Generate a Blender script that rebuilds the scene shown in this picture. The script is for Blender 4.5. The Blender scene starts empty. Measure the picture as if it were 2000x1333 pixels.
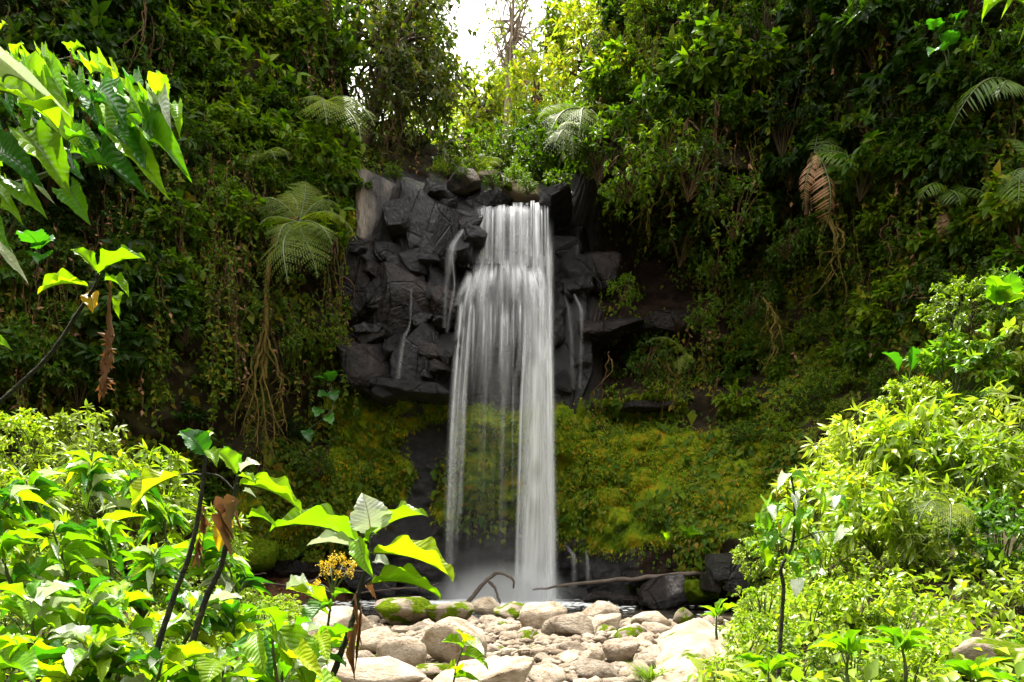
import bpy, math, random
import numpy as np
from mathutils import Vector, Matrix, noise as mnoise

# ------------------------------------------------------------------ camera, sky, sun, exposure
sc = bpy.context.scene
C = sc.collection
FPX, HOR, CAMZ = 1428.0, 1077.0, 1.35          # focal length in photo pixels, horizon row, eye height above the pool

cam = bpy.data.cameras.new("camera")
cam.sensor_width = 36.0
cam.lens = 36.0 * FPX / 2000.0
cam.shift_y = (HOR - 666.5) / 2000.0
cam.clip_start, cam.clip_end = 0.05, 600.0
camo = bpy.data.objects.new("camera", cam)
camo.location = (0, 0, CAMZ)
camo.rotation_euler = (math.radians(90), 0, 0)
C.objects.link(camo)
sc.camera = camo

SUN_EL, SUN_AZ = math.radians(70), math.radians(-30)      # azimuth from +Y towards +X
world = bpy.data.worlds.new("World")
sc.world = world
world.use_nodes = True
wn, wl = world.node_tree.nodes, world.node_tree.links
wn.clear()
wo = wn.new("ShaderNodeOutputWorld")
bg = wn.new("ShaderNodeBackground")
bg.inputs[1].default_value = 0.15
sky = wn.new("ShaderNodeTexSky")
sky.sky_type = 'NISHITA'
sky.sun_disc = False
sky.sun_elevation = SUN_EL
sky.sun_rotation = SUN_AZ
tcw = wn.new("ShaderNodeTexCoord")
cn = wn.new("ShaderNodeTexNoise")
cn.inputs['Scale'].default_value = 2.2
cn.inputs['Detail'].default_value = 6
cr = wn.new("ShaderNodeValToRGB")
cr.color_ramp.elements[0].position = 0.30
cr.color_ramp.elements[0].color = (.35, .35, .35, 1)
cr.color_ramp.elements[1].position = 0.55
mx = wn.new("ShaderNodeMixRGB")
mx.inputs[2].default_value = (9.2, 9.0, 8.5, 1)
wl.new(tcw.outputs['Generated'], cn.inputs['Vector'])
wl.new(cn.outputs['Fac'], cr.inputs[0])
wl.new(cr.outputs[0], mx.inputs[0])
wl.new(sky.outputs[0], mx.inputs[1])
wl.new(mx.outputs[0], bg.inputs[0])
wl.new(bg.outputs[0], wo.inputs[0])

sun = bpy.data.lights.new("sun", 'SUN')
sun.energy = 5.0
sun.angle = math.radians(0.6)
sun.color = (1.0, 0.95, 0.86)
suno = bpy.data.objects.new("sun", sun)
sdir = Vector((math.cos(SUN_EL) * math.sin(SUN_AZ), math.cos(SUN_EL) * math.cos(SUN_AZ), math.sin(SUN_EL)))
suno.rotation_euler = sdir.to_track_quat('Z', 'Y').to_euler()
suno.location = (-10, 20, 60)
C.objects.link(suno)

sc.view_settings.view_transform = 'Standard'
sc.view_settings.look = 'None'
sc.view_settings.gamma = 1.0
sc.view_settings.exposure = 1.78
sc.cycles.use_denoising = True
sc.cycles.max_bounces = 6
sc.cycles.transparent_max_bounces = 16
sc.cycles.transmission_bounces = 6
sc.cycles.volume_bounces = 1
sc.cycles.volume_step_rate = 2.0

# ------------------------------------------------------------------ helpers
rng = np.random.default_rng(7)
R = random.Random(11)


def P(px, py, Y):
    """photo pixel at depth Y (metres along the view axis) -> world point"""
    return np.array([(px - 1000) / FPX * Y, Y, CAMZ - (py - HOR) / FPX * Y])


def unit(a):
    a = np.asarray(a, float)
    n = np.linalg.norm(a, axis=-1, keepdims=True)
    return a / np.maximum(n, 1e-9)


def hash2(i, j, k, seed):
    h = (i * 374761393 + j * 668265263 + k * 2147483647 + seed * 1274126177) & 0xffffffff
    h = ((h ^ (h >> 13)) * 1274126177) & 0xffffffff
    h = (h ^ (h >> 16)) & 0xffff
    return h / 65535.0


def vnoise(x, y, z, seed=0):
    x, y, z = np.broadcast_arrays(np.asarray(x, float), np.asarray(y, float), np.asarray(z, float))
    xi, yi, zi = np.floor(x).astype(np.int64), np.floor(y).astype(np.int64), np.floor(z).astype(np.int64)
    fx, fy, fz = x - xi, y - yi, z - zi
    fx, fy, fz = [f * f * (3 - 2 * f) for f in (fx, fy, fz)]
    r = 0
    for a in (0, 1):
        for b in (0, 1):
            for c in (0, 1):
                w = (fx if a else 1 - fx) * (fy if b else 1 - fy) * (fz if c else 1 - fz)
                r = r + w * hash2(xi + a, yi + b, zi + c, seed)
    return r * 2 - 1


def fbm(x, y, z=0.0, o=4, seed=0):
    r, a = 0, 1.0
    for k in range(o):
        r = r + a * vnoise(np.asarray(x) * 2 ** k, np.asarray(y) * 2 ** k, np.asarray(z) * 2 ** k, seed + k)
        a *= .5
    return r


def sstep(a, b, x):
    t = np.clip((np.asarray(x, float) - a) / (b - a), 0, 1)
    return t * t * (3 - 2 * t)


class MB:
    """collects vertices and faces, then links them as one mesh object"""

    def __init__(s):
        s.v, s.f, s.m, s.r, s.uv, s.n = [], [], [], [], [], 0

    def add(s, V, F, mat=0, rnd=0.5, uv=None):
        V = np.asarray(V, float).reshape(-1, 3)
        F = np.asarray(F, np.int64)
        s.v.append(V)
        s.f.append(F + s.n)
        s.m.append(np.full(len(F), mat))
        s.r.append(np.broadcast_to(np.asarray(rnd, float), (len(V),)))
        s.uv.append(np.zeros((len(V), 2)) if uv is None else np.asarray(uv, float))
        s.n += len(V)
        return s

    def mesh(s, name, mats, smooth=True):
        V = np.concatenate(s.v)
        me = bpy.data.meshes.new(name)
        me.vertices.add(len(V))
        me.vertices.foreach_set("co", V.ravel())
        li = np.concatenate([f.ravel() for f in s.f])
        sizes = np.concatenate([np.full(len(f), f.shape[1]) for f in s.f])
        me.loops.add(len(li))
        me.loops.foreach_set("vertex_index", li.astype(np.int32))
        me.polygons.add(len(sizes))
        st = np.concatenate([[0], np.cumsum(sizes)[:-1]])
        me.polygons.foreach_set("loop_start", st.astype(np.int32))
        me.polygons.foreach_set("material_index", np.concatenate(s.m).astype(np.int32))
        me.update(calc_edges=True)
        me.polygons.foreach_set("use_smooth", np.full(len(sizes), smooth))
        at = me.attributes.new("rnd", 'FLOAT', 'POINT')
        at.data.foreach_set("value", np.concatenate(s.r).astype(np.float32))
        uvl = me.uv_layers.new(name="UVMap")
        uvl.data.foreach_set("uv", np.concatenate(s.uv)[li].astype(np.float32).ravel())
        for m in mats:
            me.materials.append(m)
        me.update()
        return me

    def build(s, name, mats, parent=None, smooth=True, origin=None):
        if origin is not None:
            s.v = [v - np.asarray(origin) for v in s.v]
        if not isinstance(mats, (list, tuple)):
            mats = [mats]
        return link(name, s.mesh(name, mats, smooth), parent, origin if parent is None else None)


def link(name, data, parent=None, loc=None):
    o = bpy.data.objects.new(name, data)
    C.objects.link(o)
    if parent is not None:
        o.parent = parent
    if loc is not None:
        o.location = loc
    return o


def tag(o, label=None, cat=None, group=None, kind=None):
    if label: o["label"] = label
    if cat: o["category"] = cat
    if group: o["group"] = group
    if kind: o["kind"] = kind
    return o


def thing(name, loc, label, cat, group=None):
    return tag(link(name, None, None, loc), label, cat, group)


def copy_tree(root, loc, rotz=0.0, scale=1.0, tilt=(0, 0)):
    kids = {}
    for o in root.children: kids[o] = list(o.children)
    r = root.copy()
    C.objects.link(r)
    r.location = loc
    r.rotation_euler = (tilt[0], tilt[1], rotz)
    r.scale = (scale,) * 3 if np.isscalar(scale) else scale
    for k, gs in kids.items():
        c = k.copy()
        C.objects.link(c)
        c.parent = r
        for g in gs:
            d = g.copy()
            C.objects.link(d)
            d.parent = c
    return r


def spline(pts, n):
    """Catmull-Rom through pts"""
    p = np.asarray(pts, float)
    p = np.vstack([2 * p[0] - p[1], p, 2 * p[-1] - p[-2]])
    out = []
    seg = len(p) - 3
    for q in np.linspace(0, seg - 1e-6, n):
        i = int(q)
        t = q - i
        a, b, c, d = p[i:i + 4]
        out.append(.5 * ((2 * b) + (c - a) * t + (2 * a - 5 * b + 4 * c - d) * t * t + (3 * b - a - 3 * c + d) * t ** 3))
    return np.array(out)


def tube(mb, path, rad, sides=6, mat=0, rnd=.5, rough=0.0):
    path = np.asarray(path, float)
    n = len(path)
    rad = np.broadcast_to(np.asarray(rad, float), (n,)) if np.ndim(rad) == 0 else np.interp(np.linspace(0, 1, n), np.linspace(0, 1, len(rad)), rad)
    T = unit(np.gradient(path, axis=0))
    ref = np.array([0.31, 0.83, 0.46])
    A = unit(np.cross(T, ref))
    B = np.cross(T, A)
    ang = np.linspace(0, 2 * np.pi, sides, endpoint=False)
    rr = rad[:, None] * (1 + rough * rng.uniform(-1, 1, (n, sides)))
    V = path[:, None] + rr[..., None] * (np.cos(ang)[None, :, None] * A[:, None] + np.sin(ang)[None, :, None] * B[:, None])
    i = np.arange(n - 1)[:, None] * sides
    j = np.arange(sides)[None]
    k = (j + 1) % sides
    F = np.stack([i + j, i + k, i + sides + k, i + sides + j], -1).reshape(-1, 4)
    uv = np.stack(np.broadcast_arrays(np.linspace(0, 1, sides)[None], np.linspace(0, 1, n)[:, None]), -1).reshape(-1, 2)
    mb.add(V.reshape(-1, 3), F, mat, rnd, uv)
    # closed tip
    e = (n - 1) * sides
    mb.add(np.vstack([V[-1], path[-1] + T[-1] * rad[-1]]), np.stack([np.arange(sides), (np.arange(sides) + 1) % sides, np.full(sides, sides)], -1), mat, rnd)


# leaf templates: x across, y along, z up
TPL = {}
TPL['small'] = (np.array([(0, 0, 0), (-.5, .42, 1), (.5, .42, 1), (0, .5, 0), (0, 1, 0)], float),
                np.array([(0, 2, 3), (0, 3, 1), (3, 2, 4), (1, 3, 4)]))
_v = [(0, 0, 0)]
for t, w in ((.14, .28), (.38, .5), (.68, .36)):
    _v += [(-w, t, 2 * w), (0, t, 0), (w, t, 2 * w)]
_v.append((0, 1, 0))
_f = [(0, 2, 1), (0, 3, 2)]
for q in (1, 4):
    _f += [(q, q + 1, q + 4), (q, q + 4, q + 3), (q + 1, q + 2, q + 5), (q + 1, q + 5, q + 4)]
_f += [(7, 8, 10), (8, 9, 10)]
TPL['full'] = (np.array(_v, float), np.array(_f))


def leaves(mb, base, axis, nrm, L, wr, fold=.15, droop=.25, rnd=None, tpl='small', mat=0):
    base, axis = np.asarray(base, float), unit(axis)
    n = len(base)
    bx = unit(np.cross(axis, nrm))
    nz = np.cross(bx, axis)
    L = np.broadcast_to(np.asarray(L, float), (n,))
    wr = np.broadcast_to(np.asarray(wr, float), (n,))
    droop = np.broadcast_to(np.asarray(droop, float), (n,))
    v, f = TPL[tpl]
    x, y, z = v[:, 0], v[:, 1], v[:, 2]
    zz = (z * fold)[None] * wr[:, None] - droop[:, None] * (y ** 2)[None]
    V = base[:, None] + L[:, None, None] * (x[None, :, None] * wr[:, None, None] * bx[:, None] + y[None, :, None] * axis[:, None] + zz[..., None] * nz[:, None])
    F = (f[None] + (np.arange(n) * len(v))[:, None, None]).reshape(-1, 3)
    r = rng.random(n) if rnd is None else np.broadcast_to(rnd, (n,))
    uv = np.stack([x + .5, y], -1)
    mb.add(V.reshape(-1, 3), F, mat, np.repeat(r, len(v)), np.tile(uv, (n, 1)))


# ------------------------------------------------------------------ materials
def newmat(name):
    m = bpy.data.materials.new(name)
    m.use_nodes = True
    nt = m.node_tree
    nt.nodes.clear()
    return m, nt.nodes, nt.links


def ramp(nodes, stops):
    r = nodes.new("ShaderNodeValToRGB")
    el = r.color_ramp.elements
    while len(el) < len(stops): el.new(.5)
    for e, (p, c) in zip(el, stops):
        e.position = p
        e.color = (*c, 1)
    return r


def mathn(nodes, links, op, a, b=None, clamp=False):
    m = nodes.new("ShaderNodeMath")
    m.operation = op
    m.use_clamp = clamp
    for i, x in enumerate((a, b)):
        if x is None: continue
        if isinstance(x, (int, float)): m.inputs[i].default_value = x
        else: links.new(x, m.inputs[i])
    return m.outputs[0]


def leafmat(name, stops, trans=.42, rough=.38, tint=(1.7, 1.9, .5), spec=.5, veins=False, objrand=.0, valvar=.35):
    m, N, L = newmat(name)
    out = N.new("ShaderNodeOutputMaterial")
    at = N.new("ShaderNodeAttribute")
    at.attribute_name = "rnd"
    oi = N.new("ShaderNodeObjectInfo")
    f = at.outputs['Fac']
    if objrand:
        a = mathn(N, L, 'MULTIPLY', oi.outputs['Random'], objrand)
        b = mathn(N, L, 'MULTIPLY', f, 1 - objrand)
        f = mathn(N, L, 'ADD', a, b)
    rp = ramp(N, stops)
    L.new(f, rp.inputs[0])
    hsv = N.new("ShaderNodeHueSaturation")
    L.new(rp.outputs[0], hsv.inputs['Color'])
    vv = mathn(N, L, 'MULTIPLY_ADD', oi.outputs['Random'], valvar)
    vv.node.inputs[2].default_value = 1 - valvar / 2
    L.new(vv, hsv.inputs['Value'])
    col = hsv.outputs[0]
    pb = N.new("ShaderNodeBsdfPrincipled")
    pb.inputs['Roughness'].default_value = rough
    pb.inputs['Specular IOR Level'].default_value = spec
    if veins:
        uv = N.new("ShaderNodeUVMap")
        sp = N.new("ShaderNodeSeparateXYZ")
        L.new(uv.outputs[0], sp.inputs[0])
        au = mathn(N, L, 'ABSOLUTE', mathn(N, L, 'SUBTRACT', sp.outputs[0], .5))
        w = mathn(N, L, 'SUBTRACT', mathn(N, L, 'MULTIPLY', sp.outputs[1], 11.0), mathn(N, L, 'MULTIPLY', au, 7.0))
        fr = mathn(N, L, 'ABSOLUTE', mathn(N, L, 'SUBTRACT', mathn(N, L, 'FRACT', w), .5))
        side = mathn(N, L, 'SMOOTH_MAX', mathn(N, L, 'SUBTRACT', 1.0, mathn(N, L, 'MULTIPLY', fr, 14.0)), 0.0)
        side.node.inputs[2].default_value = .1
        mid = mathn(N, L, 'SUBTRACT', 1.0, mathn(N, L, 'MULTIPLY', au, 40.0), True)
        vein = mathn(N, L, 'MAXIMUM', mathn(N, L, 'MULTIPLY', side, .4, True), mid, True)
        mxv = N.new("ShaderNodeMixRGB")
        mxv.blend_type = 'MULTIPLY'
        L.new(mathn(N, L, 'MULTIPLY', vein, .5), mxv.inputs[0])
        L.new(col, mxv.inputs[1])
        mxv.inputs[2].default_value = (.55, .6, .45, 1)
        tcn = N.new("ShaderNodeTexCoord")
        ns = N.new("ShaderNodeTexNoise")
        ns.inputs['Scale'].default_value = 9
        ns.inputs['Detail'].default_value = 4
        L.new(tcn.outputs['Object'], ns.inputs['Vector'])
        sr = ramp(N, [(.58, (1, 1, 1)), (.72, (1.0, .78, .35))])
        L.new(ns.outputs['Fac'], sr.inputs[0])
        mx2 = N.new("ShaderNodeMixRGB")
        mx2.blend_type = 'MULTIPLY'
        mx2.inputs[0].default_value = .7
        L.new(mxv.outputs[0], mx2.inputs[1])
        L.new(sr.outputs[0], mx2.inputs[2])
        col = mx2.outputs[0]
        bp = N.new("ShaderNodeBump")
        bp.inputs['Strength'].default_value = .25
        bp.inputs['Distance'].default_value = .02
        L.new(mathn(N, L, 'SUBTRACT', mathn(N, L, 'MULTIPLY', fr, 1.0), vein), bp.inputs['Height'])
        L.new(bp.outputs[0], pb.inputs['Normal'])
    L.new(col, pb.inputs['Base Color'])
    tm = N.new("ShaderNodeMixRGB")
    tm.blend_type = 'MULTIPLY'
    tm.inputs[0].default_value = 1
    tm.inputs[2].default_value = (*tint, 1)
    L.new(col, tm.inputs[1])
    tr = N.new("ShaderNodeBsdfTranslucent")
    L.new(tm.outputs[0], tr.inputs['Color'])
    ms = N.new("ShaderNodeMixShader")
    ms.inputs[0].default_value = trans
    L.new(pb.outputs[0], ms.inputs[1])
    L.new(tr.outputs[0], ms.inputs[2])
    L.new(ms.outputs[0], out.inputs[0])
    return m


def solidmat(name, stops, scale=3.0, rough=.8, bump=.4, bumpscale=18, dist=.03, detail=8, coord='Object', spec=.4, moss=0.0, roughvar=0.0, stretch=(1, 1, 1), attr=False, objrand=0.0, crack=0.0):
    """noise-coloured solid surface with relief; moss > 0 adds green cushions on noise patches"""
    m, N, L = newmat(name)
    out = N.new("ShaderNodeOutputMaterial")
    pb = N.new("ShaderNodeBsdfPrincipled")
    pb.inputs['Specular IOR Level'].default_value = spec
    tc = N.new("ShaderNodeTexCoord")
    mp = N.new("ShaderNodeMapping")
    mp.inputs['Scale'].default_value = stretch
    oi = N.new("ShaderNodeObjectInfo")
    va = N.new("ShaderNodeVectorMath")
    va.operation = 'ADD'
    cv = N.new("ShaderNodeCombineXYZ")
    rr = mathn(N, L, 'MULTIPLY', oi.outputs['Random'], 57.0)
    for i in range(3): L.new(rr, cv.inputs[i])
    L.new(tc.outputs[coord], va.inputs[0])
    L.new(cv.outputs[0], va.inputs[1])
    L.new(va.outputs[0], mp.inputs[0])
    n1 = N.new("ShaderNodeTexNoise")
    n1.inputs['Scale'].default_value = scale
    n1.inputs['Detail'].default_value = detail
    n1.inputs['Roughness'].default_value = .65
    L.new(mp.outputs[0], n1.inputs['Vector'])
    rp = ramp(N, stops)
    L.new(n1.outputs['Fac'], rp.inputs[0])
    col = rp.outputs[0]
    if objrand:
        hs = N.new("ShaderNodeHueSaturation")
        vv = mathn(N, L, 'MULTIPLY_ADD', oi.outputs['Random'], objrand)
        vv.node.inputs[2].default_value = 1 - objrand / 2
        L.new(vv, hs.inputs['Value'])
        L.new(col, hs.inputs['Color'])
        col = hs.outputs[0]
    n2 = N.new("ShaderNodeTexNoise")
    n2.inputs['Scale'].default_value = bumpscale
    n2.inputs['Detail'].default_value = 8
    n2.inputs['Roughness'].default_value = .7
    L.new(mp.outputs[0], n2.inputs['Vector'])
    h = n2.outputs['Fac']
    if crack:
        vo = N.new("ShaderNodeTexVoronoi")
        vo.feature = 'DISTANCE_TO_EDGE'
        vo.inputs['Scale'].default_value = crack
        wv = N.new("ShaderNodeMixRGB")
        wv.inputs[0].default_value = .12
        L.new(mp.outputs[0], wv.inputs[1])
        L.new(n1.outputs['Color'], wv.inputs[2])
        L.new(wv.outputs[0], vo.inputs['Vector'])
        e_ = mathn(N, L, 'MULTIPLY', vo.outputs['Distance'], 45.0, True)
        h = mathn(N, L, 'ADD', mathn(N, L, 'MULTIPLY', h, 1.3), mathn(N, L, 'MULTIPLY', e_, .3))
    rv = mathn(N, L, 'MULTIPLY_ADD', n2.outputs['Fac'], roughvar)
    rv.node.inputs[2].default_value = rough - roughvar / 2
    if moss:
        n3 = N.new("ShaderNodeTexNoise")
        n3.inputs['Scale'].default_value = 1.7
        n3.inputs['Detail'].default_value = 6
        L.new(mp.outputs[0], n3.inputs['Vector'])
        mr = ramp(N, [(.62 - moss * .3, (0, 0, 0)), (.68 - moss * .3, (1, 1, 1))])
        L.new(n3.outputs['Fac'], mr.inputs[0])
        mc = ramp(N, [(.3, (.02, .04, .003)), (.5, (.06, .10, .005)), (.7, (.14, .14, .008))])
        L.new(n2.outputs['Fac'], mc.inputs[0])
        mm = N.new("ShaderNodeMixRGB")
        L.new(mr.outputs[0], mm.inputs[0])
        L.new(col, mm.inputs[1])
        L.new(mc.outputs[0], mm.inputs[2])
        col = mm.outputs[0]
        rv = mathn(N, L, 'MAXIMUM', rv, mathn(N, L, 'MULTIPLY', mr.outputs[0], .95))
        L.new(mathn(N, L, 'MULTIPLY', mathn(N, L, 'SUBTRACT', 1.0, mr.outputs[0]), spec), pb.inputs['Specular IOR Level'])
    L.new(col, pb.inputs['Base Color'])
    L.new(rv, pb.inputs['Roughness'])
    bp = N.new("ShaderNodeBump")
    bp.inputs['Strength'].default_value = bump
    bp.inputs['Distance'].default_value = dist
    L.new(h, bp.inputs['Height'])
    L.new(bp.outputs[0], pb.inputs['Normal'])
    L.new(pb.outputs[0], out.inputs[0])
    return m


# foliage
M = {}
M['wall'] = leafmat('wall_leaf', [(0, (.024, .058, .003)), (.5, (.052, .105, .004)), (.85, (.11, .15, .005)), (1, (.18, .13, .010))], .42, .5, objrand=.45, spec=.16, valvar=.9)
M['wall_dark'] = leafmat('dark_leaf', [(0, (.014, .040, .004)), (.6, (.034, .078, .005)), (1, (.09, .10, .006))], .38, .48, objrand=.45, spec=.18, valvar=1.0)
M['creep'] = leafmat('creeper_leaf', [(0, (.030, .075, .003)), (.45, (.075, .135, .004)), (.8, (.14, .17, .005)), (1, (.2, .13, .01))], .38, .55, spec=.15)
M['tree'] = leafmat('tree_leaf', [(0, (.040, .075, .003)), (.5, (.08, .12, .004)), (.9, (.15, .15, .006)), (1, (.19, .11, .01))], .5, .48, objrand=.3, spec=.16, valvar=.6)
M['tree_bright'] = leafmat('tree_leaf_sun_tinted', [(0, (.08, .12, .008)), (.5, (.13, .165, .010)), (.9, (.19, .18, .012)), (1, (.24, .15, .02))], .55, .45, objrand=.2, spec=.25)  # lighter copy of the tree leaf, sunlight on backlit crowns put into its colour
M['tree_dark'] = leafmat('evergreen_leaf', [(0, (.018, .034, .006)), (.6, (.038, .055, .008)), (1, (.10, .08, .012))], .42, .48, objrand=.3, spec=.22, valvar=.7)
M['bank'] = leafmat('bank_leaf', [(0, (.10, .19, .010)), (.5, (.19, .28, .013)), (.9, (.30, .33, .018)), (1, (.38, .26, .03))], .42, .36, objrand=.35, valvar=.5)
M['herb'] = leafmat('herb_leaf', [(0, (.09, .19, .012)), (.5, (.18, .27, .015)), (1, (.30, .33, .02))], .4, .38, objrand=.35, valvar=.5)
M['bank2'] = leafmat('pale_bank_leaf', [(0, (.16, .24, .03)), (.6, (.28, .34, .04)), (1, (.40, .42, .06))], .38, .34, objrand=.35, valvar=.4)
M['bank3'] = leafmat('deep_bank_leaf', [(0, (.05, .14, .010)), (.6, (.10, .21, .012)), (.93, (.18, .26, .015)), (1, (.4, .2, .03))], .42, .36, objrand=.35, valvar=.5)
M['fern'] = leafmat('fern_leaf', [(0, (.06, .10, .008)), (.6, (.11, .145, .010)), (1, (.15, .16, .014))], .4, .55, objrand=.5, spec=.2)
M['palm'] = leafmat('palm_leaf', [(0, (.045, .10, .008)), (1, (.10, .16, .012))], .4, .42, objrand=.5, spec=.3)
M['dry'] = leafmat('dry_leaf', [(0, (.16, .075, .03)), (.6, (.24, .12, .05)), (1, (.32, .19, .09))], .25, .7, (1.2, 1, .6), objrand=.5)
M['fg'] = leafmat('broad_leaf_green', [(0, (.07, .22, .010)), (.5, (.13, .28, .012)), (1, (.20, .33, .016))], .45, .42, veins=True, objrand=.9, tint=(1.8, 1.9, .25), spec=.35)
M['fgy'] = leafmat('broad_leaf_yellow_green', [(0, (.17, .31, .010)), (.6, (.24, .35, .012)), (1, (.33, .36, .016))], .5, .34, veins=True, objrand=.9, tint=(1.2, 1.6, .2), spec=.35)
M['fgd'] = leafmat('broad_leaf_deep_green', [(0, (.025, .11, .012)), (1, (.05, .16, .014))], .4, .3, veins=True, objrand=.9, tint=(1.6, 2.0, .3))
M['pale'] = leafmat('pale_leaf_glare_underside', [(0, (.45, .52, .40)), (1, (.6, .64, .52))], .25, .4, veins=True, objrand=.9, tint=(1, 1.1, .7))  # whitish undersides; also sky and sun glare on upper faces, put into the colour
M['yellow'] = leafmat('yellowing_leaf', [(0, (.55, .42, .02)), (1, (.5, .3, .03))], .45, .4, veins=True, objrand=.9, tint=(1.4, 1.3, .4))
M['moss_leaf'] = leafmat('moss_tuft', [(0, (.04, .10, .004)), (.4, (.12, .20, .005)), (.75, (.22, .22, .007)), (1, (.36, .17, .012))], .3, .8, spec=.1)
M['flower'] = leafmat('yellow_flower', [(0, (.65, .42, .02)), (1, (.75, .6, .05))], .3, .6, (1.1, 1, .4))
M['spike'] = leafmat('brown_flower_spike', [(0, (.2, .05, .03)), (1, (.3, .15, .05))], .2, .7, (1, .8, .6))
# bark, rock, soil
M['stem'] = solidmat('green_stem', [(.35, (.035, .05, .012)), (.55, (.07, .10, .02)), (.7, (.12, .10, .04))], 14, .6, .5, 60, .01)
M['darkstem'] = solidmat('dark_stem', [(.38, (.008, .007, .005)), (.52, (.022, .026, .008)), (.62, (.05, .055, .015)), (.74, (.12, .10, .05))], 22, .7, 1.0, 55, .03)
M['bark'] = solidmat('mossy_bark', [(.35, (.03, .022, .013)), (.55, (.07, .05, .03)), (.7, (.09, .085, .025))], 3, .9, .8, 14, .05, stretch=(1, 1, .35), spec=.12)
M['greybark'] = solidmat('grey_bark', [(.35, (.10, .075, .05)), (.6, (.2, .15, .11))], 4, .9, .7, 16, .04, stretch=(1, 1, .35), spec=.12)
M['root'] = solidmat('root_bark', [(.35, (.035, .02, .010)), (.55, (.085, .05, .022)), (.7, (.09, .075, .02))], 6, .9, .7, 30, .02, spec=.12)
M['mossyroot'] = solidmat('mossy_root', [(.35, (.05, .035, .010)), (.5, (.09, .07, .014)), (.68, (.13, .08, .022))], 8, .95, 1.0, 40, .03, spec=.12)
M['drift'] = solidmat('driftwood', [(.35, (.05, .033, .025)), (.6, (.12, .09, .07))], 4, .7, .6, 20, .02, stretch=(1, 1, 1))
M['stone'] = solidmat('river_stone', [(.3, (.15, .10, .06)), (.42, (.33, .25, .17)), (.55, (.46, .375, .28)), (.72, (.56, .48, .39))], 2.0, .88, .9, 5, .12, objrand=.75)
M['stone_moss'] = solidmat('mossy_river_stone', [(.3, (.08, .06, .04)), (.5, (.18, .14, .10)), (.7, (.28, .23, .17))], 2.2, .85, .6, 9, .05, moss=.55, objrand=.3)
M['mossrock'] = solidmat('moss_covered_rock', [(.3, (.05, .04, .03)), (.7, (.12, .10, .07))], 2.2, .9, 1.0, 12, .08, moss=1.1)
M['tanrock'] = solidmat('tan_rock', [(.3, (.22, .15, .09)), (.5, (.38, .29, .20)), (.68, (.5, .42, .33))], 2.6, .85, .9, 7, .09, moss=.18)
M['wet'] = solidmat('wet_basalt', [(.3, (.0025, .002, .0025)), (.5, (.005, .0045, .005)), (.62, (.012, .010, .011)), (.74, (.05, .043, .04))], 1.6, .20, .8, 3.2, .10, spec=.36, roughvar=.34, stretch=(1.5, 1.5, .5), crack=1.1)
M['wetbrown'] = solidmat('wet_brown_rock', [(.3, (.004, .003, .003)), (.5, (.011, .007, .007)), (.68, (.03, .02, .018))], 1.6, .24, .9, 3.5, .13, roughvar=.36, crack=1.1, spec=.36)
M['wetpale'] = solidmat('streaked_basalt', [(.34, (.009, .008, .009)), (.46, (.025, .021, .021)), (.54, (.09, .075, .062)), (.64, (.22, .18, .145))], 1.0, .5, .8, 4, .12, roughvar=.3, stretch=(1.4, 1.4, .45))
M['wetgloss'] = solidmat('glossy_wet_rock', [(.3, (.006, .005, .006)), (.6, (.02, .017, .018))], 1.5, .14, 1.0, 4, .2, roughvar=.2, crack=1.1, spec=.5)
M['mud'] = solidmat('mud_debris', [(.3, (.05, .024, .014)), (.5, (.13, .06, .032)), (.68, (.2, .11, .06))], 3, .85, 1.0, 12, .08, spec=.12)
M['ground'] = solidmat('ground_soil', [(.3, (.018, .013, .007)), (.5, (.045, .035, .018)), (.68, (.09, .07, .04))], 1.4, .95, .9, 10, .08, spec=.12)


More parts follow.
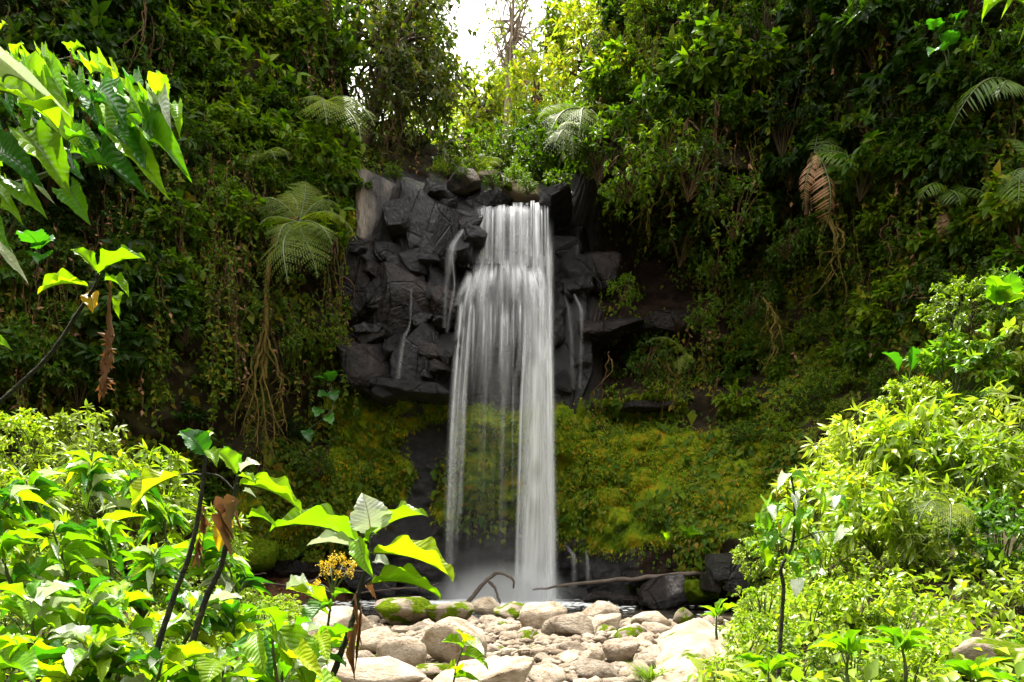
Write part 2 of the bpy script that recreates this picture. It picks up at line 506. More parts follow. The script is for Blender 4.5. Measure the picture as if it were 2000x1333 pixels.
def cliffmat():
    m, N, L = newmat('cliff_face')
    out = N.new("ShaderNodeOutputMaterial")
    pb = N.new("ShaderNodeBsdfPrincipled")
    tc = N.new("ShaderNodeTexCoord")

    def noise(s, d=8, r=.65, st=None):
        n = N.new("ShaderNodeTexNoise")
        n.inputs['Scale'].default_value = s
        n.inputs['Detail'].default_value = d
        n.inputs['Roughness'].default_value = r
        if st:
            mp = N.new("ShaderNodeMapping")
            mp.inputs['Scale'].default_value = st
            L.new(tc.outputs['Object'], mp.inputs[0])
            L.new(mp.outputs[0], n.inputs['Vector'])
        else:
            L.new(tc.outputs['Object'], n.inputs['Vector'])
        return n.outputs['Fac']

    soil = ramp(N, [(.3, (.012, .009, .006)), (.5, (.032, .024, .013)), (.65, (.05, .05, .014)), (.78, (.075, .055, .03))])
    L.new(noise(1.6), soil.inputs[0])
    rock = ramp(N, [(.3, (.006, .005, .006)), (.5, (.015, .013, .014)), (.66, (.035, .029, .028)), (.8, (.07, .056, .05))])
    L.new(noise(2.4, st=(1, 1, .6)), rock.inputs[0])
    moss = ramp(N, [(.30, (.012, .012, .006)), (.40, (.04, .075, .004)), (.49, (.12, .185, .005)), (.57, (.22, .22, .007)), (.66, (.31, .17, .009)), (.8, (.20, .085, .010))])
    L.new(noise(1.9, 8, .75), moss.inputs[0])
    brown = ramp(N, [(.3, (.010, .006, .005)), (.5, (.026, .016, .012)), (.68, (.055, .034, .024))])
    L.new(noise(1.5, st=(1, 1, 1.6)), brown.inputs[0])
    col = soil.outputs[0]
    edge = noise(3.2, 6)
    facs = {}
    for nm, src in (('rock', rock), ('brown', brown), ('moss', moss)):
        a = N.new("ShaderNodeAttribute")
        a.attribute_name = nm
        s = mathn(N, L, 'ADD', a.outputs['Fac'], mathn(N, L, 'MULTIPLY', mathn(N, L, 'SUBTRACT', edge, .5), 1.4))
        s = mathn(N, L, 'MULTIPLY', mathn(N, L, 'SUBTRACT', s, .35), 4.0, True)
        facs[nm] = s
        mxx = N.new("ShaderNodeMixRGB")
        L.new(s, mxx.inputs[0])
        L.new(col, mxx.inputs[1])
        L.new(src.outputs[0], mxx.inputs[2])
        col = mxx.outputs[0]
    L.new(col, pb.inputs['Base Color'])
    wetf = mathn(N, L, 'SUBTRACT', facs['rock'], facs['moss'], True)
    L.new(mathn(N, L, 'SUBTRACT', .92, mathn(N, L, 'MULTIPLY', wetf, .55)), pb.inputs['Roughness'])
    L.new(mathn(N, L, 'MULTIPLY_ADD', wetf, .45), pb.inputs['Specular IOR Level'])
    pb.inputs['Specular IOR Level'].links[0].from_node.inputs[2].default_value = .08
    bp = N.new("ShaderNodeBump")
    bp.inputs['Strength'].default_value = .9
    bp.inputs['Distance'].default_value = .12
    L.new(noise(7, 8, .75), bp.inputs['Height'])
    L.new(bp.outputs[0], pb.inputs['Normal'])
    L.new(pb.outputs[0], out.inputs[0])
    return m


M['cliff'] = cliffmat()


def watermat():
    m, N, L = newmat('pool_water')
    out = N.new("ShaderNodeOutputMaterial")
    pb = N.new("ShaderNodeBsdfPrincipled")
    pb.inputs['Base Color'].default_value = (.018, .016, .013, 1)
    pb.inputs['Roughness'].default_value = .12
    tc = N.new("ShaderNodeTexCoord")
    n = N.new("ShaderNodeTexNoise")
    n.inputs['Scale'].default_value = 3.5
    n.inputs['Detail'].default_value = 4
    L.new(tc.outputs['Object'], n.inputs['Vector'])
    bp = N.new("ShaderNodeBump")
    bp.inputs['Strength'].default_value = .35
    bp.inputs['Distance'].default_value = .05
    L.new(n.outputs['Fac'], bp.inputs['Height'])
    L.new(bp.outputs[0], pb.inputs['Normal'])
    L.new(pb.outputs[0], out.inputs[0])
    return m


M['water'] = watermat()


def fallmat():
    """white falling water: thready, clear between the threads; 'dens' says how much water there is"""
    m, N, L = newmat('falling_water')
    out = N.new("ShaderNodeOutputMaterial")
    uv = N.new("ShaderNodeUVMap")
    at = N.new("ShaderNodeAttribute")
    at.attribute_name = "rnd"

    def streak(sx, sy, d):
        mp = N.new("ShaderNodeMapping")
        mp.inputs['Scale'].default_value = (sx, sy, 1)
        n = N.new("ShaderNodeTexNoise")
        n.inputs['Scale'].default_value = 1
        n.inputs['Detail'].default_value = d
        n.inputs['Roughness'].default_value = .6
        L.new(uv.outputs[0], mp.inputs[0])
        L.new(mp.outputs[0], n.inputs['Vector'])
        return n.outputs['Fac']
    a = ramp(N, [(.30, (0, 0, 0)), (.72, (1, 1, 1))])
    L.new(streak(9, .22, 5), a.inputs[0])
    b = ramp(N, [(.3, (.55, .55, .55)), (.65, (1, 1, 1))])
    L.new(streak(34, .5, 3), b.inputs[0])
    s = mathn(N, L, 'MULTIPLY', a.outputs[0], b.outputs[0])
    d = at.outputs['Fac']
    # dense water closes up, thin water only shows threads
    al = mathn(N, L, 'MULTIPLY', d, mathn(N, L, 'ADD', mathn(N, L, 'MULTIPLY', s, 1.0), mathn(N, L, 'MULTIPLY', d, .45)), True)
    al = mathn(N, L, 'MINIMUM', al, .93)
    df = N.new("ShaderNodeBsdfDiffuse")
    df.inputs[0].default_value = (.86, .87, .89, 1)
    tl = N.new("ShaderNodeBsdfTranslucent")
    tl.inputs[0].default_value = (.86, .87, .89, 1)
    m1 = N.new("ShaderNodeMixShader")
    m1.inputs[0].default_value = .4
    L.new(df.outputs[0], m1.inputs[1])
    L.new(tl.outputs[0], m1.inputs[2])
    tp = N.new("ShaderNodeBsdfTransparent")
    m2 = N.new("ShaderNodeMixShader")
    L.new(al, m2.inputs[0])
    L.new(tp.outputs[0], m2.inputs[1])
    L.new(m1.outputs[0], m2.inputs[2])
    L.new(m2.outputs[0], out.inputs[0])
    return m


M['fall'] = fallmat()

# ------------------------------------------------------------------ the ravine wall
COLS = [-700, 0, 250, 450, 600, 680, 730, 900, 1000, 1075, 1130, 1200, 1300, 1450, 1600, 1800, 2000, 2700]
ROWS = {
    -400: [14.5, 15, 16, 17.5, 19, 20, 22, 26, 27, 26, 24, 20, 18.5, 17.5, 16.5, 15, 14, 13],
    100: [13.5, 14, 15.2, 16.5, 18, 19.5, 22, 26, 27, 26, 24, 19, 17.6, 17, 16, 14.5, 13.5, 12.5],
    330: [13, 13.5, 14.6, 16, 17, 17.8, 18.8, 20.5, 24, 22, 18.6, 17.4, 17, 16.5, 15.8, 14.4, 13.2, 12],
    400: [12.8, 13.3, 14.4, 15.8, 16.9, 17.6, 18.6, 18.7, 18.6, 18.6, 18.5, 19, 19.8, 19.2, 16.6, 14.6, 13.2, 12],
    500: [12.6, 13.1, 14.2, 15.7, 16.9, 17.7, 18.6, 18.7, 18.5, 18.6, 18.7, 19.2, 20.3, 19.8, 17.2, 14.8, 13.2, 12],
    590: [12.6, 13.1, 14.2, 15.7, 17, 17.7, 18.6, 18.5, 18.4, 18.6, 18.6, 18.9, 19.3, 18.8, 17.2, 14.8, 13.1, 12],
    630: [12.6, 13.1, 14.2, 15.7, 17, 17.7, 18.6, 18.8, 18.9, 18.9, 18.7, 18.6, 18.9, 18.5, 17.1, 14.7, 13, 12],
    665: [12.6, 13.1, 14.2, 15.8, 17, 17.8, 18.6, 19, 19, 19, 19.2, 20.6, 19.6, 18.4, 17, 14.7, 12.9, 12],
    730: [12.6, 13.1, 14.3, 15.8, 17, 17.8, 18.4, 18.9, 18.9, 18.9, 19.2, 20.6, 19.6, 18.4, 16.7, 14.4, 12.7, 12],
    775: [12.6, 13.1, 14.3, 15.8, 17, 17.8, 18.1, 18.5, 18.5, 18.6, 18.7, 18.3, 18.0, 17.4, 16.2, 14.1, 12.5, 11.5],
    820: [12.6, 13.1, 14.4, 15.9, 17.1, 17.7, 18.1, 18.4, 18.4, 18.3, 18.5, 18.9, 18.2, 17.1, 15.8, 13.8, 12.3, 11.3],
    860: [12.6, 13.1, 14.4, 15.9, 17.1, 17.7, 18.1, 18.4, 18.3, 18.3, 18.1, 17.9, 17.5, 16.7, 15.4, 13.6, 12, 11],
    950: [12.6, 13.1, 14.4, 16, 17.2, 17.8, 18.1, 18.3, 18.2, 18.1, 17.8, 17.4, 16.9, 16, 14.6, 12.8, 11.5, 10.5],
    1050: [12.6, 13.1, 14.4, 16.1, 17.4, 17.9, 18.1, 18.2, 18.2, 18.1, 17.6, 17, 16.3, 15.2, 13.8, 12.2, 11, 10],
    1110: [12.4, 13, 14.3, 16.2, 17.4, 17.9, 18.1, 18.2, 18.2, 18.1, 17.6, 17, 16.3, 15, 13.5, 12, 11, 10],
    1150: [12.4, 13, 14.3, 16.2, 17.5, 18.0, 18.4, 18.7, 18.7, 18.6, 18.0, 17.3, 16.4, 15, 13.5, 12, 11, 10],
    1260: [12.4, 13, 14.3, 16.2, 17.5, 18.0, 18.4, 18.7, 18.7, 18.6, 18.0, 17.3, 16.4, 15, 13.5, 12, 11, 10],
}
RK = np.array(sorted(ROWS))
RV = np.array([ROWS[k] for k in RK], float)


def base_depth(px, py):
    px, py = np.broadcast_arrays(np.asarray(px, float), np.asarray(py, float))
    ci = np.clip(np.searchsorted(COLS, px) - 1, 0, len(COLS) - 2)
    ri = np.clip(np.searchsorted(RK, py) - 1, 0, len(RK) - 2)
    cx = np.array(COLS, float)
    u = np.clip((px - cx[ci]) / (cx[ci + 1] - cx[ci]), 0, 1)
    v = np.clip((py - RK[ri]) / (RK[ri + 1] - RK[ri]), 0, 1)
    u = u * u * (3 - 2 * u) * .5 + u * .5
    return (RV[ri, ci] * (1 - u) + RV[ri, ci + 1] * u) * (1 - v) + (RV[ri + 1, ci] * (1 - u) + RV[ri + 1, ci + 1] * u) * v


def zone(px, py, x0, x1, y0, y1, s=40):
    return sstep(x0 - s, x0 + s, px) * (1 - sstep(x1 - s, x1 + s, px)) * sstep(y0 - s, y0 + s, py) * (1 - sstep(y1 - s, y1 + s, py))


def warp(px, py, a, s_):
    return px + a * fbm(px * .013, py * .013, s_, 3, 401), py + a * fbm(px * .013, py * .013, s_ + 9, 3, 402)


def moss_zone(px, py):
    px, py = warp(np.asarray(px, float), np.asarray(py, float), 38, 0)
    m = zone(px, py, 650, 775, 770, 1010, 25)
    m = np.maximum(m, zone(px, py, 790, 860, 765, 840, 18))
    m = np.maximum(m, zone(px, py, 885, 1120, 790, 1020, 28))
    m = np.maximum(m, zone(px, py, 1090, 1520, 840, 1065, 35))
    m = np.maximum(m, zone(px, py, 1200, 1330, 775, 800, 15) * .8)
    m = np.maximum(m, zone(px, py, 420, 640, 900, 1085, 40) * .55)
    m = np.maximum(m, zone(px, py, 1500, 2200, 500, 1100, 60) * .4)
    return np.maximum(m, zone(px, py, 640, 720, 400, 520, 25) * .7)


def rock_zone(px, py):
    px, py = warp(np.asarray(px, float), np.asarray(py, float), 18, 3)
    m = zone(px, py, 690, 1165, 345, 800, 25)
    m = np.maximum(m, zone(px, py, 780, 880, 780, 1060, 20))
    return np.maximum(m, zone(px, py, 700, 1240, 1040, 1260, 22))


def brown_zone(px, py):
    m = zone(px, py, 1150, 1460, 500, 760, 40) * .8
    m = np.maximum(m, zone(px, py, 1240, 1420, 1075, 1200, 20))
    return np.maximum(m, zone(px, py, 380, 700, 1095, 1200, 20))


def cliff_depth(px, py):
    d = base_depth(px, py)
    x, z = (px - 1000) / FPX * d, CAMZ - (py - HOR) / FPX * d
    d = d + .55 * fbm(x * .45, z * .45, 0, 3, 3) + .16 * fbm(x * 1.7, z * 2.0, 0, 3, 9) + .06 * fbm(x * 6, z * 7, 0, 2, 21)
    # moss grows in cushions
    d = d - moss_zone(px, py) * (.22 * np.abs(fbm(x * 1.9, z * 1.9, 0, 3, 41)) + .05 * fbm(x * 8, z * 8, 0, 2, 44))
    return d


def wall_top(px):
    t = -430 + 700 * sstep(560, 720, px) * (1 - sstep(1110, 1260, px))
    return t + 14 * vnoise(px * .02, 0, 0, 4)


nu, nv = 420, 300
U = np.linspace(-650, 2650, nu)
Vv = np.linspace(0, 1, nv)
PX = np.broadcast_to(U[None], (nv, nu))
TOP = wall_top(U)
PY = 1255 + (TOP[None] - 1255) * Vv[:, None]
D = cliff_depth(PX, PY)
W = np.stack([(PX - 1000) / FPX * D, D, CAMZ - (PY - HOR) / FPX * D], -1)


cl = MB()
ii = (np.arange(nv - 1)[:, None] * nu + np.arange(nu - 1)[None])
cl.add(W.reshape(-1, 3), np.stack([ii, ii + 1, ii + nu + 1, ii + nu], -1).reshape(-1, 4), 0, .5)
cliff = cl.build('cliff', M['cliff'])
for nm, fn in (('moss', moss_zone), ('rock', rock_zone), ('brown', brown_zone)):
    a = cliff.data.attributes.new(nm, 'FLOAT', 'POINT')
    a.data.foreach_set('value', fn(PX, PY).astype(np.float32).ravel())
tag(cliff, 'dark ravine wall of soil, wet rock and moss around the waterfall', None, None, 'structure')

# ------------------------------------------------------------------ the ground and the pool


def ground_z(x, y):
    x, y = np.asarray(x, float), np.asarray(y, float)
    xr = 1.25 + (y - 6) * .36
    xl = -2.0 - (y - 6) * .16
    z = .20 + .06 * fbm(x * .6, y * .6, 0, 3, 31) + .03 * fbm(x * 2.5, y * 2.5, 0, 2, 33)
    z = z - .006 * (y - 9)
    z = z + (.10 + .50 * sstep(5.0, 10.5, y)) * np.maximum(0, x - xr) * sstep(0, 1.2, x - xr) + .16 * np.maximum(0, xl - x) * sstep(0, 1.5, xl - x)
    pool = sstep(12.3, 13.2, y + .25 * np.sin(x * 1.7)) * (1 - sstep(2.6, 3.4, x)) * sstep(-8, -7, x)
    z = z - .75 * pool
    # mud shelf at the far left side of the pool
    z = z + 1.1 * sstep(15.6, 17.4, y) * (1 - sstep(-4.6, -3.6, x)) + .5 * sstep(16.8, 17.6, y) * (1 - sstep(-3.6, -2.6, x))
    # unseen slopes added behind the camera and to both sides to block low sky light
    skyblock_hill = np.maximum(sstep(-4, -15, y) * .9, sstep(10.5, 17, np.abs(x)) * sstep(14, 8, y))
    return z + 15 * skyblock_hill * (1 + .15 * fbm(x * .3, y * .3, 0, 2, 8))


gx, gy = np.linspace(-30, 30, 320), np.linspace(-20, 24, 260)
GX, GY = np.meshgrid(gx, gy)
gm = MB()
ii = (np.arange(259)[:, None] * 320 + np.arange(319)[None])
gm.add(np.stack([GX, GY, ground_z(GX, GY)], -1).reshape(-1, 3), np.stack([ii, ii + 1, ii + 321, ii + 320], -1).reshape(-1, 4))
tag(gm.build('ground', M['ground']), None, None, None, 'structure')

bx_, by_ = np.meshgrid(np.linspace(-9, -2.6, 70), np.linspace(14.8, 18.2, 50))
bm_ = MB()
ii = (np.arange(49)[:, None] * 70 + np.arange(69)[None])
bm_.add(np.stack([bx_, by_, ground_z(bx_, by_) + .03 + .05 * fbm(bx_ * 3, by_ * 3, 0, 3, 19)], -1).reshape(-1, 3), np.stack([ii, ii + 1, ii + 71, ii + 70], -1).reshape(-1, 4))
tag(bm_.build('mud_bank', M['mud']), 'reddish brown muddy shelf on the left shore of the pool', None, None, 'structure')

wx, wy = np.linspace(-9.5, 4.6, 120), np.linspace(12.0, 19.5, 70)
WX, WY = np.meshgrid(wx, wy)
wm = MB()
ii = (np.arange(69)[:, None] * 120 + np.arange(119)[None])
wm.add(np.stack([WX, WY, .17 + .012 * fbm(WX * 3, WY * 3, 0, 2, 5)], -1).reshape(-1, 3), np.stack([ii, ii + 1, ii + 121, ii + 120], -1).reshape(-1, 4))
tag(wm.build('pool_water', M['water']), None, None, None, 'structure')

# ------------------------------------------------------------------ rocks
import bmesh
_ico = {}


def ico(sub):
    if sub not in _ico:
        bm = bmesh.new()
        bmesh.ops.create_icosphere(bm, subdivisions=sub, radius=1.0)
        _ico[sub] = (np.array([v.co[:] for v in bm.verts]), np.array([[v.index for v in f.verts] for f in bm.faces]))
        bm.free()
    return _ico[sub]


def rock_verts(seed, sub=3, planes=9, boxy=2.0, cut=.9, dlo=.55, dhi=.95, amp=.06, nsc=1.6, fine=.015):
    V, F = ico(sub)
    r = np.random.default_rng(seed)
    v = V / (np.sum(np.abs(V) ** boxy, axis=1) ** (1 / boxy))[:, None]
    for _ in range(planes):
        n = unit(r.normal(size=3))
        d = r.uniform(dlo, dhi)
        s = v @ n - d
        v = v - np.where(s > 0, s * cut, 0)[:, None] * n
    o = r.uniform(0, 50)
    v = v * (1 + amp * fbm(v[:, 0] * nsc + o, v[:, 1] * nsc, v[:, 2] * nsc, 3, seed) + fine * fbm(v[:, 0] * 7 + o, v[:, 1] * 7, v[:, 2] * 7, 2, seed + 5))[:, None]
    lo, hi = v.min(0), v.max(0)
    return (v - (lo + hi) / 2) / ((hi - lo) / 2), F


def rock_mesh(name, seed, mat, **k):
    v, F = rock_verts(seed, **k)
    mb = MB()
    mb.add(v, F)
    return mb.mesh(name, [mat])


ROUND = [rock_mesh('stone', 100 + i, M['stone'], planes=11, cut=.9, dlo=.5, dhi=.92, amp=.09, fine=.025) for i in range(9)]
ROUNDM = [rock_mesh('stone', 200 + i, M['stone_moss'], planes=11, cut=.9, dlo=.5, dhi=.92, amp=.09, fine=.025) for i in range(4)]


def put(name, me, loc, dims, rz=0.0, tilt=(0, 0)):
    o = link(name, me, None, loc)
    o.scale = [d / 2 for d in dims]
    o.rotation_euler = (tilt[0], tilt[1], rz)
    return o


# big stones of the dry bed, each from where it stands: px, base py, width px, height px, Y, moss, label
BIG = [
    (787, 1222, 108, 58, 12.9, 1, 'long mossy boulder at the pool edge with a dark overhanging front'),
    (880, 1222, 90, 46, 12.7, 1, 'flat mossy boulder right of the long mossy one at the pool edge'),
    (948, 1200, 62, 34, 13.4, 0, 'pale rounded stone directly under the forked dead branch'),
    (1000, 1212, 74, 36, 13.0, 1, 'low mossy stone at the pool edge just left of the white jet'),
    (1062, 1236, 92, 60, 11.9, 0, 'large grey boulder in front of where the white jet lands'),
    (1172, 1214, 76, 40, 13.0, 0, 'tilted brown topped boulder at the pool edge right of the jet'),
    (1108, 1250, 98, 52, 11.0, 0, 'bean shaped pale boulder right of the large grey one'),
    (1180, 1240, 66, 40, 11.6, 0, 'squat pale boulder behind the bean shaped boulder'),
    (1272, 1240, 74, 46, 11.4, 0, 'smooth pale boulder at the right end of the stone bed'),
    (885, 1300, 132, 96, 8.9, 0, 'biggest pale boulder in the middle of the dry stone bed'),
    (785, 1312, 92, 70, 8.5, 0, 'brownish boulder left of the biggest pale boulder'),
    (735, 1272, 96, 46, 9.6, 0, 'wedge shaped stone with a dark front behind the leaning stalk'),
    (655, 1262, 140, 78, 10.4, 0, 'broad grey boulder at the left end of the stone bed'),
    (1214, 1292, 72, 46, 9.2, 0, 'egg shaped stone at the right of the stone bed'),
    (1158, 1298, 46, 38, 9.0, 0, 'blocky stone beside the egg shaped one'),
    (1110, 1282, 58, 30, 9.6, 0, 'flat slab stone in front of the bean shaped boulder'),
    (945, 1352, 190, 62, 6.2, 0, 'long pale slab along the bottom edge under the seedling'),
    (700, 1352, 250, 66, 5.6, 0, 'blown out white slab at the bottom left of the stones'),
    (1335, 1222, 40, 36, 11.8, 1, 'dark mossy stone at the foot of the tan rock slab'),
    (1330, 1262, 84, 34, 10.2, 0, 'flat pale stone leaning on the tan rock slab'),
    (850, 1330, 80, 34, 7.4, 1, 'dark wedge stone under the seedling leaves'),
    (620, 1215, 70, 34, 12.6, 0, 'pale stone at the pool edge beside the yellow flowers'),
    (560, 1214, 60, 30, 12.6, 0, 'small pale stone at the left end of the pool edge'),
]
placed = []
for i, (px, py, w, h, Y, moss, lab) in enumerate(BIG):
    Y = (CAMZ - .20) * FPX / (py - HOR)
    c = P(px, py - h / 2, Y)
    W_, H_ = w / FPX * Y, h / FPX * Y
    me = ROUNDM[i % 4] if moss else ROUND[i % 9]
    o = put('boulder', me, (c[0], Y, c[2] - .06 * H_), (W_ * 1.06, W_ * R.uniform(.75, .95), H_ * 1.15), R.uniform(-.25, .25), (0, R.uniform(-.1, .1)))
    tag(o, lab, 'boulder', 'boulders of the dry stone bed')
    placed.append((c[0], Y, W_ * .5))

# smaller stones fill the bed
NEAR = ['long mossy boulder', 'flat mossy boulder', 'stone under the forked branch', 'low mossy stone', 'large grey boulder', 'tilted brown topped boulder', 'bean shaped boulder', 'squat pale boulder', 'smooth boulder at the right end', 'biggest pale boulder', 'brownish boulder', 'wedge stone behind the leaning stalk',
        'broad grey boulder', 'egg shaped stone', 'blocky stone', 'flat slab stone', 'long pale bottom slab', 'blown out white slab', 'dark mossy stone by the tan slab', 'flat stone leaning on the tan slab', 'dark wedge under the seedling', 'pale stone by the yellow flowers', 'leftmost pool edge stone']
cand, tries = [], 0
while len(cand) < 290 and tries < 60000:
    tries += 1
    Y = 5.4 + 7.0 * R.random() ** .75
    k = R.random()
    r = .19 - .12 * (tries / 60000) ** .3 if k < .3 else R.uniform(.055, .11)
    px = R.uniform(585, 1300 + (Y - 6) * 17)
    x = (px - 1000) / FPX * Y
    if all((x - a) ** 2 + ((Y - b) * 1.15) ** 2 > ((r + c) * .80) ** 2 for a, b, c in placed):
        placed.append((x, Y, r))
        cand.append((x, Y, r))
for i, (x, Y, r) in enumerate(cand):
    h = r * R.uniform(.95, 1.5)
    mossy = R.random() < .1
    me = R.choice(ROUNDM if mossy else ROUND)
    o = put('river_stone', me, (x, Y, float(ground_z(x, Y)) + h * .22), (2 * r * R.uniform(.95, 1.25), 2 * r * R.uniform(.8, 1.0), h), R.uniform(0, 6.28), (R.uniform(-.2, .2), R.uniform(-.2, .2)))
    nb_ = min(range(len(BIG)), key=lambda q: (placed[q][0] - x) ** 2 + (placed[q][1] - Y) ** 2)
    kind_ = 'green mossed stone' if mossy else 'medium pale stone' if r > .125 else 'small pale stone'
    tag(o, '%s lying next to the %s' % (kind_, NEAR[nb_]), 'stone', '%ss next to the %s' % (kind_, NEAR[nb_]))

pm = MB()
v0, f0 = ico(1)
n = 4500
pyy = 5.0 + 7.6 * rng.random(n) ** .75
pxx = (rng.uniform(560, 1290 + (pyy - 6) * 18, n) - 1000) / FPX * pyy
pr = .016 + .075 * rng.random(n) ** 2.2
pz = ground_z(pxx, pyy) + pr * .3
sq = rng.uniform(.6, 1.2, (n, 1, 3)) * np.array([1.2, 1.2, .75])
vv = v0[None] * sq * pr[:, None, None] * (1 + .12 * rng.normal(size=(n, len(v0), 1))) + np.stack([pxx, pyy, pz], -1)[:, None]
pm.add(vv.reshape(-1, 3), (f0[None] + (np.arange(n) * len(v0))[:, None, None]).reshape(-1, 3))
tag(pm.build('pebbles', M['stone']), 'pale pebbles and gravel filling the gaps of the stream bed', 'pebbles', None, 'stuff')

# tan rock slab leaning at the right end of the bed
mb = MB()
v, F = rock_verts(901, 5, 12, 3.0, 1.0, .5, .9, .10, 2.2, .02)
v = v * np.array([.40, 2.2, .46])
v = v + .05 * unit(v) * fbm(v[:, 0] * 5, v[:, 1] * 3, v[:, 2] * 9, 4, 6)[:, None]
mb.add(v, F)
o = link('rock_slab', mb.mesh('rock_slab', [M['tanrock']]), None, (2.15, 7.7, .24))
o.rotation_euler = (math.radians(4), math.radians(-30), math.radians(-27))
tag(o, 'long tan weathered rock slab leaning between the stones and the green bank', 'boulder')
o = put('boulder', rock_mesh('boulder', 77, M['stone_moss'], sub=4, planes=7), P(1950, 1300, 5.2), (.62, .5, .38))
tag(o, 'mossy brown boulder half hidden in leaves at the bottom right corner', 'boulder')
o = put('boulder', rock_mesh('boulder', 79, M['stone_moss'], sub=3, planes=7), P(1860, 1228, 6.6), (.8, .6, .4))
tag(o, 'low boulder under the dark hollow of the right bank', 'boulder')


# dark basalt blocks beside and behind the falls: centre px,py, width, height, Y of the front, depth, material, seed, boxiness, label
def block(cx, cy, w, h, Y, depth, mat, seed, boxy, lab, tilt=0.0, planes=9, yaw=0.0, sub=4, grow=1.18):
    v, F = rock_verts(seed, sub, planes - 1, boxy + 2.5, 1.0, .58, 1.0, .022, 1.8, .009)
    c = P(cx, cy, Y)
    W_, H_ = w / FPX * Y, h / FPX * Y
    mb = MB()
    mb.add(v * np.array([W_ / 2, depth / 2, H_ / 2]) * grow, F)
    o = mb.build('cliff_rock', M[mat], None, False, None)
    o.location = (c[0], Y + depth * .42, c[2])
    o.rotation_euler = (0, math.radians(tilt), math.radians(yaw))
    return tag(o, lab, 'rock', 'wet basalt blocks beside the falls')


BL = [
    (742, 425, 82, 170, 17.6, 1.6, 'wetpale', 310, 7, 'tall pale streaked basalt pillar at the upper left of the falls', -1, 6),
    (800, 420, 70, 175, 17.75, 1.4, 'wet', 311, 5, 'dark cleft basalt column between pale pillar and big block', 2),
    (866, 418, 130, 145, 17.45, 1.8, 'wet', 312, 8, 'large dark basalt block left of the lip of the falls', 3, 6, -12),
    (955, 385, 85, 75, 18.4, 1.4, 'wet', 313, 4, 'small dark block just above the lip of the falls', 4),
    (900, 468, 90, 90, 17.9, 1.2, 'wet', 314, 4, 'black angular rock under the large block', -20),
    (700, 545, 110, 150, 17.5, 1.4, 'wetbrown', 315, 4, 'grey brown rock face under the pale pillar beside the ferns', 12),
    (790, 515, 110, 60, 17.8, 1.2, 'wetgloss', 316, 3, 'shiny black jumble of rock under the cleft column', -6),
    (812, 535, 52, 90, 17.6, 1.0, 'wet', 317, 6, 'upright grey rock post in the middle of the jumble', 3),
    (768, 595, 120, 120, 17.2, 1.5, 'wetbrown', 318, 3, 'big rounded wet boulder bulging from the left of the falls', 24, 9, 15),
    (860, 555, 90, 130, 17.6, 1.3, 'wet', 319, 5, 'tall black rock face left of the main curtain of water', 0),
    (725, 690, 130, 110, 17.2, 1.5, 'wetbrown', 320, 4, 'wet purple brown shelf rock at the lower left of the falls', -14, 9, 12),
    (828, 685, 110, 120, 17.3, 1.4, 'wetgloss', 321, 3, 'glistening knobbly black rock left of the falling water', 0),
    (900, 660, 90, 190, 17.9, 1.3, 'wet', 322, 4, 'dark rock wall behind the left edge of the water', 0),
    (790, 752, 230, 36, 17.3, 1.6, 'wetgloss', 323, 4, 'thin dripping ledge under the black rocks', 3),
    (985, 548, 180, 120, 17.95, 1.4, 'wet', 324, -.4, 'rounded ledge the curtain of water breaks on', 0),
    (990, 620, 200, 110, 18.2, 1.2, 'wet', 325, 4, 'hollowed dark rock behind the lower water', 0),
    (1110, 500, 90, 150, 18.5, 1.4, 'wet', 326, 4, 'black rock at the right edge of the falls', 6),
    (1085, 385, 60, 44, 17.8, 1.5, 'wet', 327, 3, 'dark tilted stone at the right end of the lip', -28),
    (1160, 520, 90, 70, 18.45, 1.2, 'wetbrown', 328, 4, 'layered grey rock right of the falls beneath the roots', 14),
    (1110, 690, 80, 220, 18.55, 1.2, 'wet', 329, 5, 'tall black wet rock with thin trickles right of the falls', 0),
    (1195, 632, 110, 40, 18.1, 1.2, 'wetbrown', 330, 4, 'brown overhanging ledge above the dark blue hollow', -3),
    (1320, 628, 150, 30, 18.5, 1.2, 'wetbrown', 331, 4, 'long brown rock ledge over the shaded hollow on the right', 6),
    (1290, 795, 120, 20, 17.8, 1.0, 'wetbrown', 332, 3, 'low ledge below the shaded hollow', 2),
    (905, 348, 60, 26, 18.0, 1.2, 'wetpale', 333, 3, 'pale wet slab on top of the large block', 6),
    (1020, 368, 70, 30, 18.8, 1.4, 'tanrock', 334, 3, 'brown mossy stone above the lip among the ferns', 8),
    (945, 350, 80, 34, 18.6, 1.2, 'stone_moss', 335, 3, 'mossy stone crowning the rocks left of the lip', 4),
]
for b in BL: block(*b)
rq = random.Random(8)
for k in range(46):
    if k < 34: px_, py_ = rq.uniform(690, 905), rq.uniform(485, 765)
    elif k < 40: px_, py_ = rq.uniform(770, 930), rq.uniform(350, 480)
    else: px_, py_ = rq.uniform(1090, 1150), rq.uniform(430, 760)
    w_ = rq.uniform(24, 62)
    left = k < 40
    tag(block(px_, py_, w_, w_ * rq.uniform(.5, 1.2), 17.25 if left else 18.2, .8, rq.choice(['wet', 'wetgloss', 'wetgloss', 'wetbrown']), 700 + k, 5, 'small fractured wet rock in the jumble left of the falls' if left else 'small fractured wet rock in the black face right of the falls', rq.uniform(-25, 25), 8, rq.uniform(-25, 25), 3),
        None, None, 'small wet rocks left of the falls' if left else 'small wet rocks right of the falls')

